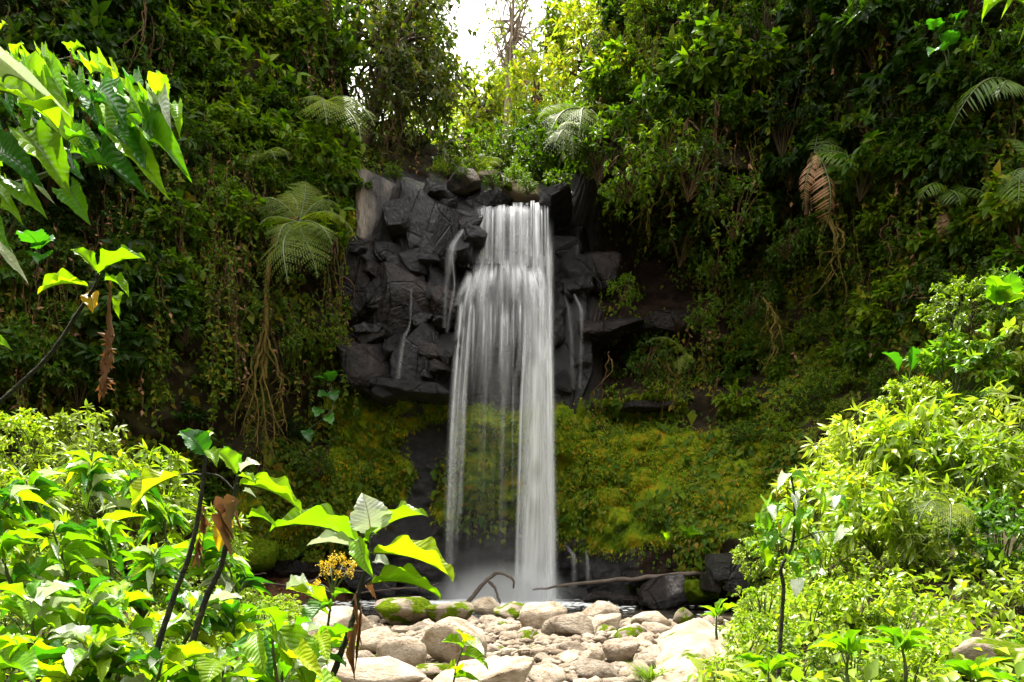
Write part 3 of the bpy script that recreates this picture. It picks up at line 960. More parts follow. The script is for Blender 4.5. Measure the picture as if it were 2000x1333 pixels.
# rocks round the pool
for (px, py, w, h, Y, dp, mat, seed, bx, lab, tl) in [
    (1303, 1160, 96, 72, 14.6, 1.0, 'wetbrown', 401, 3, 'pointed brown boulder with yellow moss under the log', -18),
    (1378, 1158, 70, 50, 14.2, .8, 'mossrock', 402, 3, 'green mossy rock between pointed boulder and dark block', 0),
    (1426, 1108, 66, 56, 13.6, .8, 'wetgloss', 403, 6, 'dark wet cube shaped block on the right shore', -5),
    (1445, 1140, 50, 40, 13.5, .6, 'wetgloss', 404, 3, 'small dark wet stone under the cube shaped block', 8),
    (1395, 1140, 40, 36, 13.8, .6, 'wetbrown', 405, 4, 'small grey wet stone left of the cube shaped block', 20),
    (1272, 1178, 50, 20, 15.2, .6, 'wetbrown', 406, 3, 'low rust coloured wet stone beside the pointed boulder', 0),
    (1225, 1174, 70, 22, 15.6, .7, 'wetbrown', 407, 3, 'flat rust coloured wet stone in the pool right of the jet', 0),
    (1170, 1168, 60, 24, 16.0, .7, 'wetbrown', 408, 3, 'flat dark stone in the pool near the jet', 0),
    (1120, 1160, 60, 26, 16.6, .7, 'wet', 409, 3, 'dark stone in the pool close to the white jet', 0),
    (1255, 1128, 70, 40, 16.4, .8, 'wetbrown', 410, 4, 'brown rock behind the log below the moss bank', 0),
    (1330, 1095, 60, 44, 16.0, .8, 'wetbrown', 411, 4, 'purple brown rock under the moss bank', 10),
    (1375, 1078, 44, 40, 15.6, .6, 'wetbrown', 412, 4, 'reddish rock among the moss above the log', 0),
    (935, 1108, 110, 70, 17.3, 1.0, 'wetgloss', 413, -.4, 'round wet rock the spray bounces off at the foot of the falls', 0),
    (720, 1130, 100, 60, 16.8, 1.0, 'wetgloss', 414, 3, 'black wet rock on the left shore behind the flowers', 10),
    (830, 1150, 120, 30, 17.0, .8, 'wet', 415, 3, 'long low wet rock at the left foot of the falls', 0),
    (600, 1115, 150, 40, 16.9, 1.0, 'wetbrown', 416, 3, 'low rust brown rock on the muddy left shore', 3),
    (480, 1080, 110, 80, 16.0, 1.0, 'mossrock', 417, 0, 'moss covered boulder at the foot of the left wall', 0),
]:
    tag(block(px, py, w, h, Y, dp, mat, seed, bx, lab, tl, sub=4, grow=.98), None, None, 'rocks round the pool')

# ------------------------------------------------------------------ driftwood
mb = MB()
lg = spline([P(1040, 1152, 16.3), P(1150, 1138, 16.0), P(1270, 1128, 15.6), P(1378, 1120, 15.2)], 24)
tube(mb, lg + rng.normal(0, .012, lg.shape), [.02, .032, .048, .055, .045], 10, rough=.12)
tag(mb.build('driftwood_log', M['drift'], None, True, P(1270, 1128, 15.6)), 'long bare grey log lying along the right shore of the pool', 'log')


def bent(name, paths, mat, label, cat, group=None, sides=6):
    org = np.asarray(paths[0][0][0], float)
    mb = MB()
    for pts, rad in paths:
        q = spline(pts, max(8, 5 * len(pts)))
        tube(mb, q + rng.normal(0, .006, q.shape), rad, sides, rough=.12)
    return tag(mb.build(name, M[mat], None, True, org), label, cat, group)


bent('dead_branch', [
    ([P(912, 1178, 16), P(945, 1140, 16), P(972, 1120, 16), P(1000, 1130, 15.9), P(1003, 1148, 15.9)], [.05, .045, .04, .03, .02]),
    ([P(955, 1136, 16), P(968, 1152, 15.9), P(976, 1178, 15.8)], [.04, .03, .025])], 'drift',
     'forked dead branch standing in the spray at the foot of the falls', 'branch')
for k, (pts, lab) in enumerate([
    ([P(700, 1160, 16.4), P(760, 1152, 16.3), P(830, 1146, 16.2), P(855, 1140, 16.2)], 'thin pale stick bowing along the left foot of the falls'),
    ([P(660, 1110, 16.4), P(720, 1120, 16.3), P(760, 1148, 16.2)], 'crooked stick across the black wet rock on the left shore'),
    ([P(400, 1135, 15.9), P(470, 1126, 16.0), P(520, 1120, 16.2)], 'straight stick lying on the muddy left shore'),
    ([P(430, 1148, 15.6), P(520, 1140, 15.8), P(590, 1148, 16.0)], 'long low stick at the water edge of the muddy shore'),
    ([P(560, 1152, 16), P(610, 1135, 16.2), P(640, 1112, 16.4)], 'short slanting stick in the debris left of the flowers')]):
    bent('stick', [(pts, [.025, .02, .012])], 'drift', lab, 'stick', 'sticks on the pool shore')

# leaf litter and twigs on the muddy shore
mb = MB()
n = 1500
q = np.array([P(R.uniform(370, 720), R.uniform(1100, 1172), 1) for _ in range(n)])
x = rng.uniform(-8, -3.2, n)
y = rng.uniform(15.2, 17.4, n)
ok = ground_z(x, y) > -.02
x, y = x[ok], y[ok]
leaves(mb, np.stack([x, y, ground_z(x, y) + .03], -1), np.column_stack([rng.normal(size=(len(x), 2)), rng.normal(0, .3, len(x))]), np.column_stack([rng.normal(0, .5, (len(x), 2)), np.ones(len(x))]), rng.uniform(.06, .22, len(x)), rng.uniform(.1, .5, len(x)))
tag(mb.build('leaf_litter', M['dry']), 'brown leaf litter and twigs washed onto the muddy left shore', 'leaf litter', None, 'stuff')

# ------------------------------------------------------------------ the waterfall
FALL = P(1000, 1178, 17.3)
wf = thing('waterfall', FALL, 'tall white waterfall dropping over the dark rock lip into the pool', 'waterfall')


def sheet(name, rows, parent, nu_=28, nv_=60, bulge=.18, seed=0, edge=.25, org=FALL, wob=.04, into=None):
    """rows: py, left px, right px, Y, amount of water"""
    rows = np.array(rows, float)
    t0 = np.linspace(0, 1, len(rows))
    t = np.linspace(0, 1, nv_)
    a = np.stack([np.interp(t, t0, rows[:, i]) for i in range(5)], -1)
    ker = np.ones(5) / 5
    for i in (1, 2, 3, 4):
        e = np.concatenate([[a[0, i]] * 2, a[:, i], [a[-1, i]] * 2])
        a[:, i] = np.convolve(e, ker, 'valid')
    u = np.linspace(0, 1, nu_)
    px = a[:, 1][:, None] * (1 - u) + a[:, 2][:, None] * u
    py = np.broadcast_to(a[:, 0][:, None], px.shape)
    Y = a[:, 3][:, None] - bulge * np.sin(np.pi * u)[None] + wob * vnoise(u[None] * 7 + seed * 3.3, t[:, None] * 2.5, 0, seed)
    V = np.stack([(px - 1000) / FPX * Y, Y, CAMZ - (py - HOR) / FPX * Y], -1)
    ed = np.minimum(sstep(0, edge, u), 1 - sstep(1 - edge, 1, u))
    dens = a[:, 4][:, None] * ed[None]
    i = np.arange(nv_ - 1)[:, None] * nu_ + np.arange(nu_ - 1)[None]
    uvx = V[..., 0] + seed * 5.17
    # threads follow the flow: u measured across at the sheet's mean width
    wmean = np.mean(a[:, 2] - a[:, 1]) / FPX * np.mean(a[:, 3])
    uv = np.stack([np.broadcast_to(u[None] * wmean, px.shape) + seed * 5.17, V[..., 2] + seed], -1)
    dens = dens * (1 + .28 * vnoise(uv[..., 0] * 9, uv[..., 1] * 2.2, 0, 77))
    mb = MB() if into is None else into
    mb.add(V.reshape(-1, 3) - np.asarray(org), np.stack([i, i + 1, i + nu_ + 1, i + nu_], -1).reshape(-1, 4), 0, dens.ravel(), uv.reshape(-1, 2))
    if into is not None: return None
    return mb.build(name, M['fall'], parent)


rw = random.Random(4)


def ribbons(name, specs, org=FALL):
    """many narrow bands of falling water joined into one part"""
    mb_ = MB()
    for i, rows in enumerate(specs):
        w_ = max(abs(r_[2] - r_[1]) for r_ in rows)
        sheet(name, rows, wf, nu_=5 if w_ < 14 else 9 if w_ < 40 else 24, nv_=max(12, int((rows[-1][0] - rows[0][0]) / 9)), bulge=.02 + .0016 * w_, seed=30 + i, edge=.48 if w_ < 40 else .3, wob=.05, into=mb_)
    return mb_.build(name, M['fall'], wf)


def lip(x):
    return 412 - 12 * float(sstep(918, 1060, x)) + 3 * math.sin(x * .21) + 2 * math.sin(x * .53)


cur = [[(404, 920, 1070, 18.2, .3), (412, 916, 1072, 18.0, .5), (440, 915, 1073, 17.8, .3), (515, 908, 1073, 17.65, .3)]]
for k in range(34):
    x = 918 + 152 * (k + rw.random()) / 34
    w_ = rw.choice([4, 6, 8, 12, 18])
    dn = rw.uniform(.35, 1.0) * (1.2 if x > 1035 else 1)
    dr = -.06 * (995 - x) * (1 if x < 995 else .15)
    l_ = lip(x)
    y2 = rw.uniform(500, 545)
    Yo = rw.uniform(-.12, .15)
    cur.append([(l_ - 5, x - w_ / 2, x + w_ / 2, 18.25, dn), (l_ + 3, x - w_ / 2, x + w_ / 2, 18.02 + Yo * .3, dn), (l_ + 16, x - w_ / 2, x + w_ / 2, 17.82 + Yo, dn * .95),
                (460, x + dr * .4 - w_ * .55, x + dr * .4 + w_ * .55, 17.7 + Yo, dn * rw.uniform(.5, .9)), (y2, x + dr - w_ * .7, x + dr + w_ * .7, 17.6 + Yo, dn * rw.uniform(.3, .8))])
ribbons('curtain', cur)
# water breaking white on the rounded ledge: fans that start at uneven heights
bk = [[(500, 925, 1050, 17.6, .0), (530, 915, 1052, 17.45, .38), (570, 905, 1056, 17.3, .36), (610, 899, 1060, 17.22, .18), (660, 892, 1062, 17.15, 0)]]
for k in range(38):
    x = 915 + 145 * rw.random()
    y1 = 508 + 46 * abs(x - 985) / 70 * rw.uniform(.4, 1) + rw.uniform(-8, 14)
    y2 = y1 + rw.uniform(28, 85)
    fan = (x - 985) * rw.uniform(.05, .35)
    w_ = rw.uniform(8, 30)
    dn = rw.uniform(.35, .85)
    bk.append([(y1 - 8, x - w_ * .3, x + w_ * .3, 17.6, 0), (y1 + 4, x - w_ * .4, x + w_ * .4, 17.45, dn), (y1 * .5 + y2 * .5, x + fan * .6 - w_ * .5, x + fan * .6 + w_ * .5, 17.28, dn * .8), (y2, x + fan - w_ * .5, x + fan + w_ * .5, 17.18, dn * .15)])
ribbons('broken_water', bk)
# lower fall: a thin veil, a narrow left strand, a bright right strand
vl = [[(550, 902, 1060, 17.3, 0), (600, 897, 1062, 17.2, .16), (660, 890, 1060, 17.14, .26), (760, 884, 1046, 17.1, .15), (880, 878, 1040, 17.08, .08), (1020, 872, 1036, 17.08, .07), (1180, 862, 1034, 17.08, .16)]]
for k in range(44):
    q = rw.random()
    x = 898 + 140 * q
    y1 = 585 + rw.uniform(-8, 30)
    left = x < 925
    y2 = rw.uniform(950, 1180) if left or rw.random() < .06 else rw.uniform(640, 800)
    dr = -(1 - q) * 30 * (y2 - y1) / 500 * (1.0 if left else .5)
    w_ = rw.choice([4, 6, 9, 14])
    dn = rw.uniform(.3, .8)
    Yo = rw.uniform(-.1, .2)
    vl.append([(y1, x - w_ * .4, x + w_ * .4, 17.2 + Yo, 0), (y1 + 20, x + dr * .05 - w_ * .5, x + dr * .05 + w_ * .5, 17.14 + Yo, dn), (y1 * .55 + y2 * .45, x + dr * .6 - w_ * .6, x + dr * .6 + w_ * .6, 17.05 + Yo, dn * .7), (y2, x + dr - w_ * .7, x + dr + w_ * .7, 17.03 + Yo, 0 if y2 < 940 else dn * .25)])
ribbons('veil', vl)
jt = [[(500, 1034, 1072, 17.5, .3), (600, 1028, 1074, 17.12, .5), (750, 1024, 1076, 17.02, .7), (900, 1020, 1077, 17.0, .76), (1180, 1004, 1078, 17.0, .85)],
      [(640, 896, 922, 17.1, .2), (760, 884, 912, 17.02, .42), (860, 878, 903, 17.0, .42), (980, 873, 896, 17.0, .26), (1080, 868, 894, 17.0, .2), (1180, 860, 896, 17.0, .2)]]
for k in range(26):
    x = 1020 + 56 * rw.random()
    y1 = rw.uniform(420, 640)
    w_ = rw.choice([6, 10, 14, 20])
    x2 = 1010 + (x - 1024) * 1.35 + rw.uniform(-9, 9)
    dn = rw.uniform(.3, .75)
    Yo = rw.uniform(-.18, .12)
    jt.append([(y1, x - w_ / 2, x + w_ / 2, 17.5 + Yo * .5, 0), (y1 + 60, x - w_ / 2, x + w_ / 2, 17.15 + Yo, dn * .8), (820, (x + x2) / 2 - w_ * .6, (x + x2) / 2 + w_ * .6, 17.0 + Yo, dn), (1184, x2 - w_ * .8, x2 + w_ * .8, 16.98 + Yo, dn)])
ribbons('jet', jt)

# side trickles, each a thing
for s, (rows, lab) in enumerate([
    ([(425, 912, 922, 17.6, .9), (455, 893, 910, 17.2, 1), (480, 874, 888, 17.0, 1), (500, 866, 896, 16.95, .8), (560, 866, 878, 16.9, .5), (640, 862, 872, 16.9, .35)], 'slanting thread of water on the rocks left of the curtain'),
    ([(500, 878, 888, 16.9, .6), (560, 884, 890, 16.9, .7), (610, 874, 884, 16.85, .5), (650, 868, 876, 16.85, .3)], 'thin thread of water beside the black rock face'),
    ([(565, 800, 808, 16.9, .5), (610, 800, 806, 16.8, .8), (640, 796, 804, 16.8, .9), (660, 782, 796, 16.7, .8), (740, 770, 784, 16.7, .5)], 'trickle running down the black rocks far left of the falls'),
    ([(578, 1100, 1108, 17.4, .5), (600, 1106, 1118, 17.3, .8), (660, 1112, 1124, 17.3, .7), (760, 1112, 1128, 17.3, .25)], 'left one of two thin trickles right of the falls'),
    ([(575, 1118, 1126, 17.4, .5), (605, 1128, 1140, 17.3, .8), (660, 1130, 1142, 17.3, .5), (760, 1128, 1140, 17.3, .2)], 'right one of two thin trickles right of the falls'),
    ([(1066, 1100, 1112, 16.9, .5), (1085, 1112, 1126, 16.8, .9), (1110, 1114, 1128, 16.8, .6), (1150, 1112, 1130, 16.8, .45)], 'short trickle over the dark hollow at the right foot of the falls'),
    ([(1075, 1140, 1148, 16.9, .5), (1095, 1142, 1152, 16.8, .9), (1140, 1140, 1156, 16.8, .5)], 'rightmost short trickle at the foot of the falls')]):
    o_ = P(np.mean(rows[-1][1:3]), rows[-1][0], rows[-1][3])
    rows = [(a_, b_ + R.uniform(-2, 2), c_ + R.uniform(-2, 3), d_, e_ * .42) for a_, b_, c_, d_, e_ in rows]
    tr = sheet('trickle', rows, None, nu_=6, nv_=30, seed=20 + s, edge=.45, bulge=.05, org=o_, wob=.02)
    tr.location = o_
    tag(tr, lab, 'trickle', 'thin trickles beside the waterfall')


def mistmat(name, dens):
    m, N, L = newmat(name)
    out = N.new("ShaderNodeOutputMaterial")
    pv = N.new("ShaderNodeVolumePrincipled")
    pv.inputs['Color'].default_value = (.95, .96, .97, 1)
    pv.inputs['Anisotropy'].default_value = .2
    tc = N.new("ShaderNodeTexCoord")
    ln = N.new("ShaderNodeVectorMath")
    ln.operation = 'LENGTH'
    L.new(tc.outputs['Object'], ln.inputs[0])
    f = mathn(N, L, 'SUBTRACT', 1.0, ln.outputs['Value'], True)
    f = mathn(N, L, 'MULTIPLY', mathn(N, L, 'MULTIPLY', f, f), dens)
    L.new(f, pv.inputs['Density'])
    L.new(pv.outputs[0], out.inputs['Volume'])
    return m


v, F = ico(3)
for (px, py, Y, sx, sy, sz, dn, lab) in [(985, 1172, 16.6, 1.9, .9, 1.0, 5.5, 'white spray cloud hanging over the pool where the water lands')]:
    mb = MB()
    mb.add(v, F)
    o = mb.build('mist', mistmat('spray_mist', dn))
    o.location = P(px, py, Y)
    o.scale = (sx, sy, sz)
    tag(o, lab, 'mist', None, 'stuff')

# foam on the pool: flecks of froth thinning out from the landing place
mb = MB()
n = 5000
rad = rng.exponential(.75, n)
an = rng.uniform(0, 6.283, n)
x, y = -.05 + rad * np.cos(an) * 1.6 + rng.choice([.5, -.9, 0], n), 16.7 + rad * np.sin(an) * .75
ok = (y < 17.6) & (y > 12.8)
x, y = x[ok], y[ok]
s = rng.uniform(.02, .07, len(x))
v4, f4 = ico(1)
vv = v4[None] * np.array([1.6, 1.2, .22]) * s[:, None, None] + np.stack([x, y, np.full(len(x), .185)], -1)[:, None]
mb.add(vv.reshape(-1, 3), (f4[None] + (np.arange(len(x)) * len(v4))[:, None, None]).reshape(-1, 3))
fm, N_, L_ = newmat('foam')
ob, df = N_.new("ShaderNodeOutputMaterial"), N_.new("ShaderNodeBsdfDiffuse")
df.inputs[0].default_value = (.82, .83, .84, 1)
L_.new(df.outputs[0], ob.inputs[0])
tag(mb.build('foam', fm), 'white froth spreading on the pool round the falling water', 'foam', None, 'stuff')

# ------------------------------------------------------------------ ground cover on the wall (nobody could count it)
def wall_points(n, wfun, x0=-150, x1=2150, y0=-150, y1=1150):
    px, py = rng.uniform(x0, x1, n * 4), rng.uniform(y0, y1, n * 4)
    ok = (rng.random(n * 4) < wfun(px, py)) & (py > wall_top(px) + 10)
    px, py = px[ok][:n], py[ok][:n]
    d = cliff_depth(px, py)
    e = 6.0
    dx, dy = cliff_depth(px + e, py) - d, cliff_depth(px, py + e) - d
    s = e / FPX * d
    nr = unit(np.stack([dx / s, -np.ones_like(d), -dy / s], -1))
    nr = unit(nr + np.array([0, -.8, .1]))
    return px, py, np.stack([(px - 1000) / FPX * d, d, CAMZ - (py - HOR) / FPX * d], -1), nr


def not_rock(px, py):
    return 1 - rock_zone(px, py)


def wcover(px, py):
    w = np.clip(not_rock(px, py) - .75 * zone(px, py, 1180, 1420, 330, 750, 50) - .85 * moss_zone(px, py), 0, 1)
    patch = sstep(-.25, .4, fbm(px * .011, py * .011, 0, 3, 51))
    return w * (.05 + .95 * patch) * (1 - .6 * zone(px, py, 380, 1420, 1090, 1300, 20))


def cover(name, n, wf, mat, Lr, wr, lab, cat, lift=(.02, .16), droop=.3, tpl='small', x0=-150, x1=2150, y0=-150, y1=1150):
    px, py, p, nr = wall_points(n, wf, x0, x1, y0, y1)
    k = len(p)
    p = p + nr * rng.uniform(lift[0], lift[1], (k, 1))
    ax = np.array([0, 0, -.75]) + .55 * nr + rng.normal(0, .45, (k, 3))
    nn = nr + np.array([0, -.1, .5]) + rng.normal(0, .4, (k, 3))
    mb = MB()
    big = 1 + 1.1 * (rng.random(k) < .05)
    leaves(mb, p, ax, nn, rng.uniform(*Lr, k) * big, rng.uniform(*wr, k), .2, droop, None, tpl)
    return tag(mb.build(name, M[mat]), lab, cat, None, 'stuff')


cover('creeping_plants', 42000, lambda a, b: wcover(a, b) * (a < 1050), 'creep', (.07, .17), (.45, .75), 'small leaved creepers covering the shaded wall left of the falls', 'ground cover', x1=1050)
cover('creeping_plants', 42000, lambda a, b: wcover(a, b) * (a > 1050), 'creep', (.07, .17), (.45, .75), 'small leaved creepers covering the wall right of the falls', 'ground cover', x0=1050)


def wmoss(px, py):
    return moss_zone(px, py) * sstep(-.3, .35, fbm(px * .02, py * .02, 0, 3, 71))


cover('moss_tufts', 60000, wmoss, 'moss_leaf', (.03, .075), (.25, .5), 'olive and orange moss cushions on the lower wall beside the falls', 'moss', (0, .07), .2, 'small', 400, 1600, 380, 1100)
cover('liverwort_leaves', 5200, lambda a, b: np.clip(moss_zone(a, b), 0, 1) * sstep(-.1, .5, fbm(a * .014, b * .014, 0, 3, 91)) * (1 - .75 * zone(a, b, 870, 1080, 700, 1100, 10)), 'creep', (.06, .15), (.4, .6), 'bright single leaves growing out of the moss of the lower wall', 'leaves', (.03, .12), .35, 'full', 560, 1560, 700, 1100)


# trailing vines: leafy and dry strings hanging down the wall
def vines(n, wf, leafy_, lab, mats, x0, x1, y0, y1, lr=(.6, 2.2)):
    px, py, p, nr = wall_points(n, wf, x0, x1, y0, y1)
    mb = MB()
    for k in range(len(p)):
        ln_ = rng.uniform(*lr)
        st_ = p[k] + nr[k] * rng.uniform(.25, .75)
        t_ = np.linspace(0, 1, 9)
        sw = rng.normal(0, .12, 3) * np.array([1, .4, 0])
        path = st_ + np.stack([sw[0] * t_ ** 2 + .03 * np.sin(t_ * 9 + k), sw[1] * t_, -ln_ * t_], -1) + rng.normal(0, .012, (9, 3))
        tube(mb, path, [.014, .011, .005], 3, 1, rng.random())
        m = int(leafy_ * ln_)
        if m:
            i = rng.integers(0, 8, m)
            q = path[i] + (path[i + 1] - path[i]) * rng.random((m, 1))
            leaves(mb, q, rng.normal(0, .6, (m, 3)) + np.array([0, -.3, -.5]), rng.normal(0, .4, (m, 3)) + np.array([0, -1, .6]), rng.uniform(.06, .15), rng.uniform(.4, .6), .2, .3, rng.random(m))
    return tag(mb.build('hanging_vines', mats), lab, 'vines', None, 'stuff')


def vinew(px, py):
    return (1 - rock_zone(px, py)) * sstep(-.2, .3, fbm(px * .016, py * .005, 0, 3, 131)) * (py < 720)


vines(330, lambda a, b: vinew(a, b) * (a < 720), 26, 'leafy vines trailing down the left wall', [M['creep'], M['root']], -60, 720, 0, 720)
vines(420, lambda a, b: vinew(a, b) * (a > 1150), 26, 'leafy vines trailing down the right wall', [M['creep'], M['root']], 1150, 2060, 0, 720)
vines(420, lambda a, b: vinew(a, b), 5, 'dry brown strings and rootlets hanging from the walls', [M['dry'], M['root']], -60, 2060, 0, 720, (.4, 1.6))


def under(n, x0, x1, y0, y1, lab, cond):
    x, y = rng.uniform(x0, x1, n), rng.uniform(y0, y1, n)
    ok = cond(x, y) & (fbm(x * 1.3, y * 1.3, 0, 2, 61) > -.55)
    x, y = x[ok], y[ok]
    k = len(x)
    mb = MB()
    h = rng.random(k) ** 2 * .28
    leaves(mb, np.stack([x, y, ground_z(x, y) + .02 + h], -1), rng.normal(0, .7, (k, 3)) + np.array([0, -.1, .1]), rng.normal(0, .35, (k, 3)) + np.array([0, -.2, 1]), rng.uniform(.06, .15, k), rng.uniform(.35, .6, k), .2, .3)
    return tag(mb.build('undergrowth', M['herb']), lab, 'undergrowth', None, 'stuff')


under(26000, .8, 9.5, 3.5, 14.5, 'low green undergrowth carpeting the right bank', lambda x, y: x > 1.55 + (y - 6) * .36)
under(16000, -9, -1.2, 2.0, 14.0, 'low green undergrowth carpeting the left bank', lambda x, y: x < -2.1 - (y - 6) * .16)

# ------------------------------------------------------------------ shrubs: prototypes, then individual copies
def spray(mb, path, n, L, wr, droop, tpl, t0=.35, up=.5, rndshift=0.0, spread=1.0):
    """n leaves along the outer part of a twig"""
    T = unit(np.gradient(path, axis=0))
    t = rng.uniform(t0, 1.0, n) ** .8
    idx = np.clip((t * (len(path) - 1)), 0, len(path) - 1.001)
    i = idx.astype(int)
    f = (idx - i)[:, None]
    p = path[i] * (1 - f) + path[i + 1] * f
    ax = T[i] * .55 + rng.normal(0, .55 * spread, (n, 3)) + np.array([0, 0, -.2])
    nn = np.array([0, 0, up]) + rng.normal(0, .38, (n, 3)) + np.array([0, -.15, 0])
    leaves(mb, p, ax, nn, L * rng.uniform(.6, 1.2, n), wr * rng.uniform(.8, 1.2, n), .2, droop * rng.uniform(.5, 1.5, n), None, tpl)


def shrub_proto(name, seed, mats, nb=70, nl=16, L=.2, wr=.4, droop=.3, tpl='small', zlo=-.35, flat=1.0, hang=0.0):
    """a unit shrub about its centre: stems rise from (0,.3,-.85) and carry leafy twigs"""
    global rng
    rng = np.random.default_rng(seed)
    fol, st = MB(), MB()
    clump = unit(rng.normal(size=(9, 3)))
    for k in range(nb):
        d = unit(rng.normal(size=3) * .7 + clump[k % 9])
        d[2] = max(d[2], zlo * rng.uniform(.6, 1)) * flat
        end = d * rng.uniform(.62, 1.0)
        b = np.array([0, .25, -.8])
        mid = b * .35 + end * .45 + rng.normal(0, .06, 3) + np.array([0, 0, .12])
        path = spline([b, mid, end * .85, end + np.array([0, 0, -.06 - hang])], 9)
        if k % 3 == 0: tube(st, path[:8], [.022, .012, .005], 4)
        spray(fol, path, nl, L, wr, droop, tpl)
    root = link(name, None)
    fol.build('foliage', mats[0], root)
    st.build('stems', mats[1], root)
    return root


_first = {}


def place(kind, loc, rad, label, cat, group, name=None, rz=None, squash=1.0, tilt=(0, 0)):
    """copy of a prototype; the prototype itself is used first"""
    root = PROTO[kind]
    s = (rad, rad, rad * squash)
    rz = R.uniform(-.9, .9) if rz is None else rz
    if kind not in _first:
        _first[kind] = 1
        r = root
        r.location, r.rotation_euler, r.scale = loc, (tilt[0], tilt[1], rz), s
    else:
        r = copy_tree(root, loc, rz, s, tilt)
    if name: r.name = name
    return tag(r, label, cat, group)


PROTO = {}
for i in range(4):
    PROTO['wall%d' % i] = shrub_proto('cliff_shrub', 500 + i, (M['wall'], M['bark']), (95, 80, 60, 45)[i], (20, 17, 15, 11)[i], (.11, .16, .21, .30)[i], (.45, .4, .34, .5)[i], .3, 'small' if i < 2 else 'full')
for i in range(3):
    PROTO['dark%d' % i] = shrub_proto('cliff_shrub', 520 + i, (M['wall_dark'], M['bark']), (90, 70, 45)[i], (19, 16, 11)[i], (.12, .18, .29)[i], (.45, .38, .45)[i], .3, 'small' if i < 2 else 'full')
for i in range(3):
    PROTO['lance%d' % i] = shrub_proto('bank_shrub', 540 + i, (M[('bank', 'bank2', 'bank')[i]], M['stem']), (95, 85, 85)[i], 15, (.2, .23, .26)[i], (.27, .26, .3)[i], .5, 'full', -.6)
for i in range(3):
    PROTO['fine%d' % i] = shrub_proto('bank_shrub', 560 + i, (M[('bank', 'bank3', 'bank2')[i]], M['stem']), (105, 95, 75)[i], 18, (.12, .16, .2)[i], .42, .3, 'full', -.7)
for i in range(3):
    PROTO['herb%d' % i] = shrub_proto('herb_clump', 580 + i, (M['herb'], M['stem']), 100, 16, .13, .5, .25, 'full', -.5)
for i in range(2):
    PROTO['hang%d' % i] = shrub_proto('hanging_plant', 600 + i, (M['wall'], M['root']), 50, 14, .16, .45, .4, 'small', -.9, 1.0, .25)
rng = np.random.default_rng(77)

# shrubs on the wall, region by region: x0, x1, y0, y1, count, radius range, prototypes, label, group
REG = [
    (-40, 300, -40, 330, 20, (.7, 1.25), ('dark', 3), 'dark shrub at the upper left'),
    (280, 700, -30, 330, 30, (.65, 1.15), ('wall', 4), 'green shrub on slope left of the sky gap'),
    (330, 690, 330, 620, 17, (.45, .85), ('wall', 4), 'leafy shrub around the left tree fern'),
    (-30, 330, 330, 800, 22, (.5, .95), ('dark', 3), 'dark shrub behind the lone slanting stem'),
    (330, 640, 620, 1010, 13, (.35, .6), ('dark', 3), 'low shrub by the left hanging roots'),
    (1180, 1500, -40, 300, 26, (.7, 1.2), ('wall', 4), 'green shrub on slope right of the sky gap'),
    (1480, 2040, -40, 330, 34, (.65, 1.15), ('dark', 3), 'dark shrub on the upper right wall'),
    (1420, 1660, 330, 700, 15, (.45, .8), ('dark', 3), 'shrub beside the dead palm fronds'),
    (1640, 2040, 300, 640, 24, (.5, .9), ('wall', 4), 'green shrub above the sunlit right bank'),
    (1420, 1760, 640, 900, 17, (.4, .65), ('wall', 4), 'green shrub behind the sunlit right bushes'),
    (1160, 1420, 690, 800, 6, (.25, .42), ('wall', 4), 'small shrub under the dark right hollow'),
]
ORD = ['first', 'second', 'third', 'fourth', 'fifth', 'sixth', 'seventh', 'eighth', 'ninth', 'tenth']
ROW = ['top', 'second', 'third', 'fourth', 'fifth', 'sixth', 'seventh', 'eighth']
for (x0, x1, y0, y1, cnt, rr, (kd, kn), lab) in REG:
    nx = max(1, int(round(math.sqrt(cnt * (x1 - x0) / (y1 - y0)))))
    for k in range(cnt):
        px = x0 + (x1 - x0) * ((k % nx) + R.uniform(.1, .9)) / nx
        py = y0 + (y1 - y0) * ((k // nx) + R.uniform(.1, .9)) / math.ceil(cnt / nx)
        d = float(cliff_depth(np.array(px), np.array(py)))
        r = R.uniform(*rr)
        place('%s%d' % (kd, R.randrange(kn)), P(px, py, d - r * .35), r, '%s, %s row, %s from the left' % (lab, ROW[k // nx], ORD[k % nx]), 'shrub', lab.replace('shrub', 'shrubs', 1), squash=R.uniform(.75, 1.1))

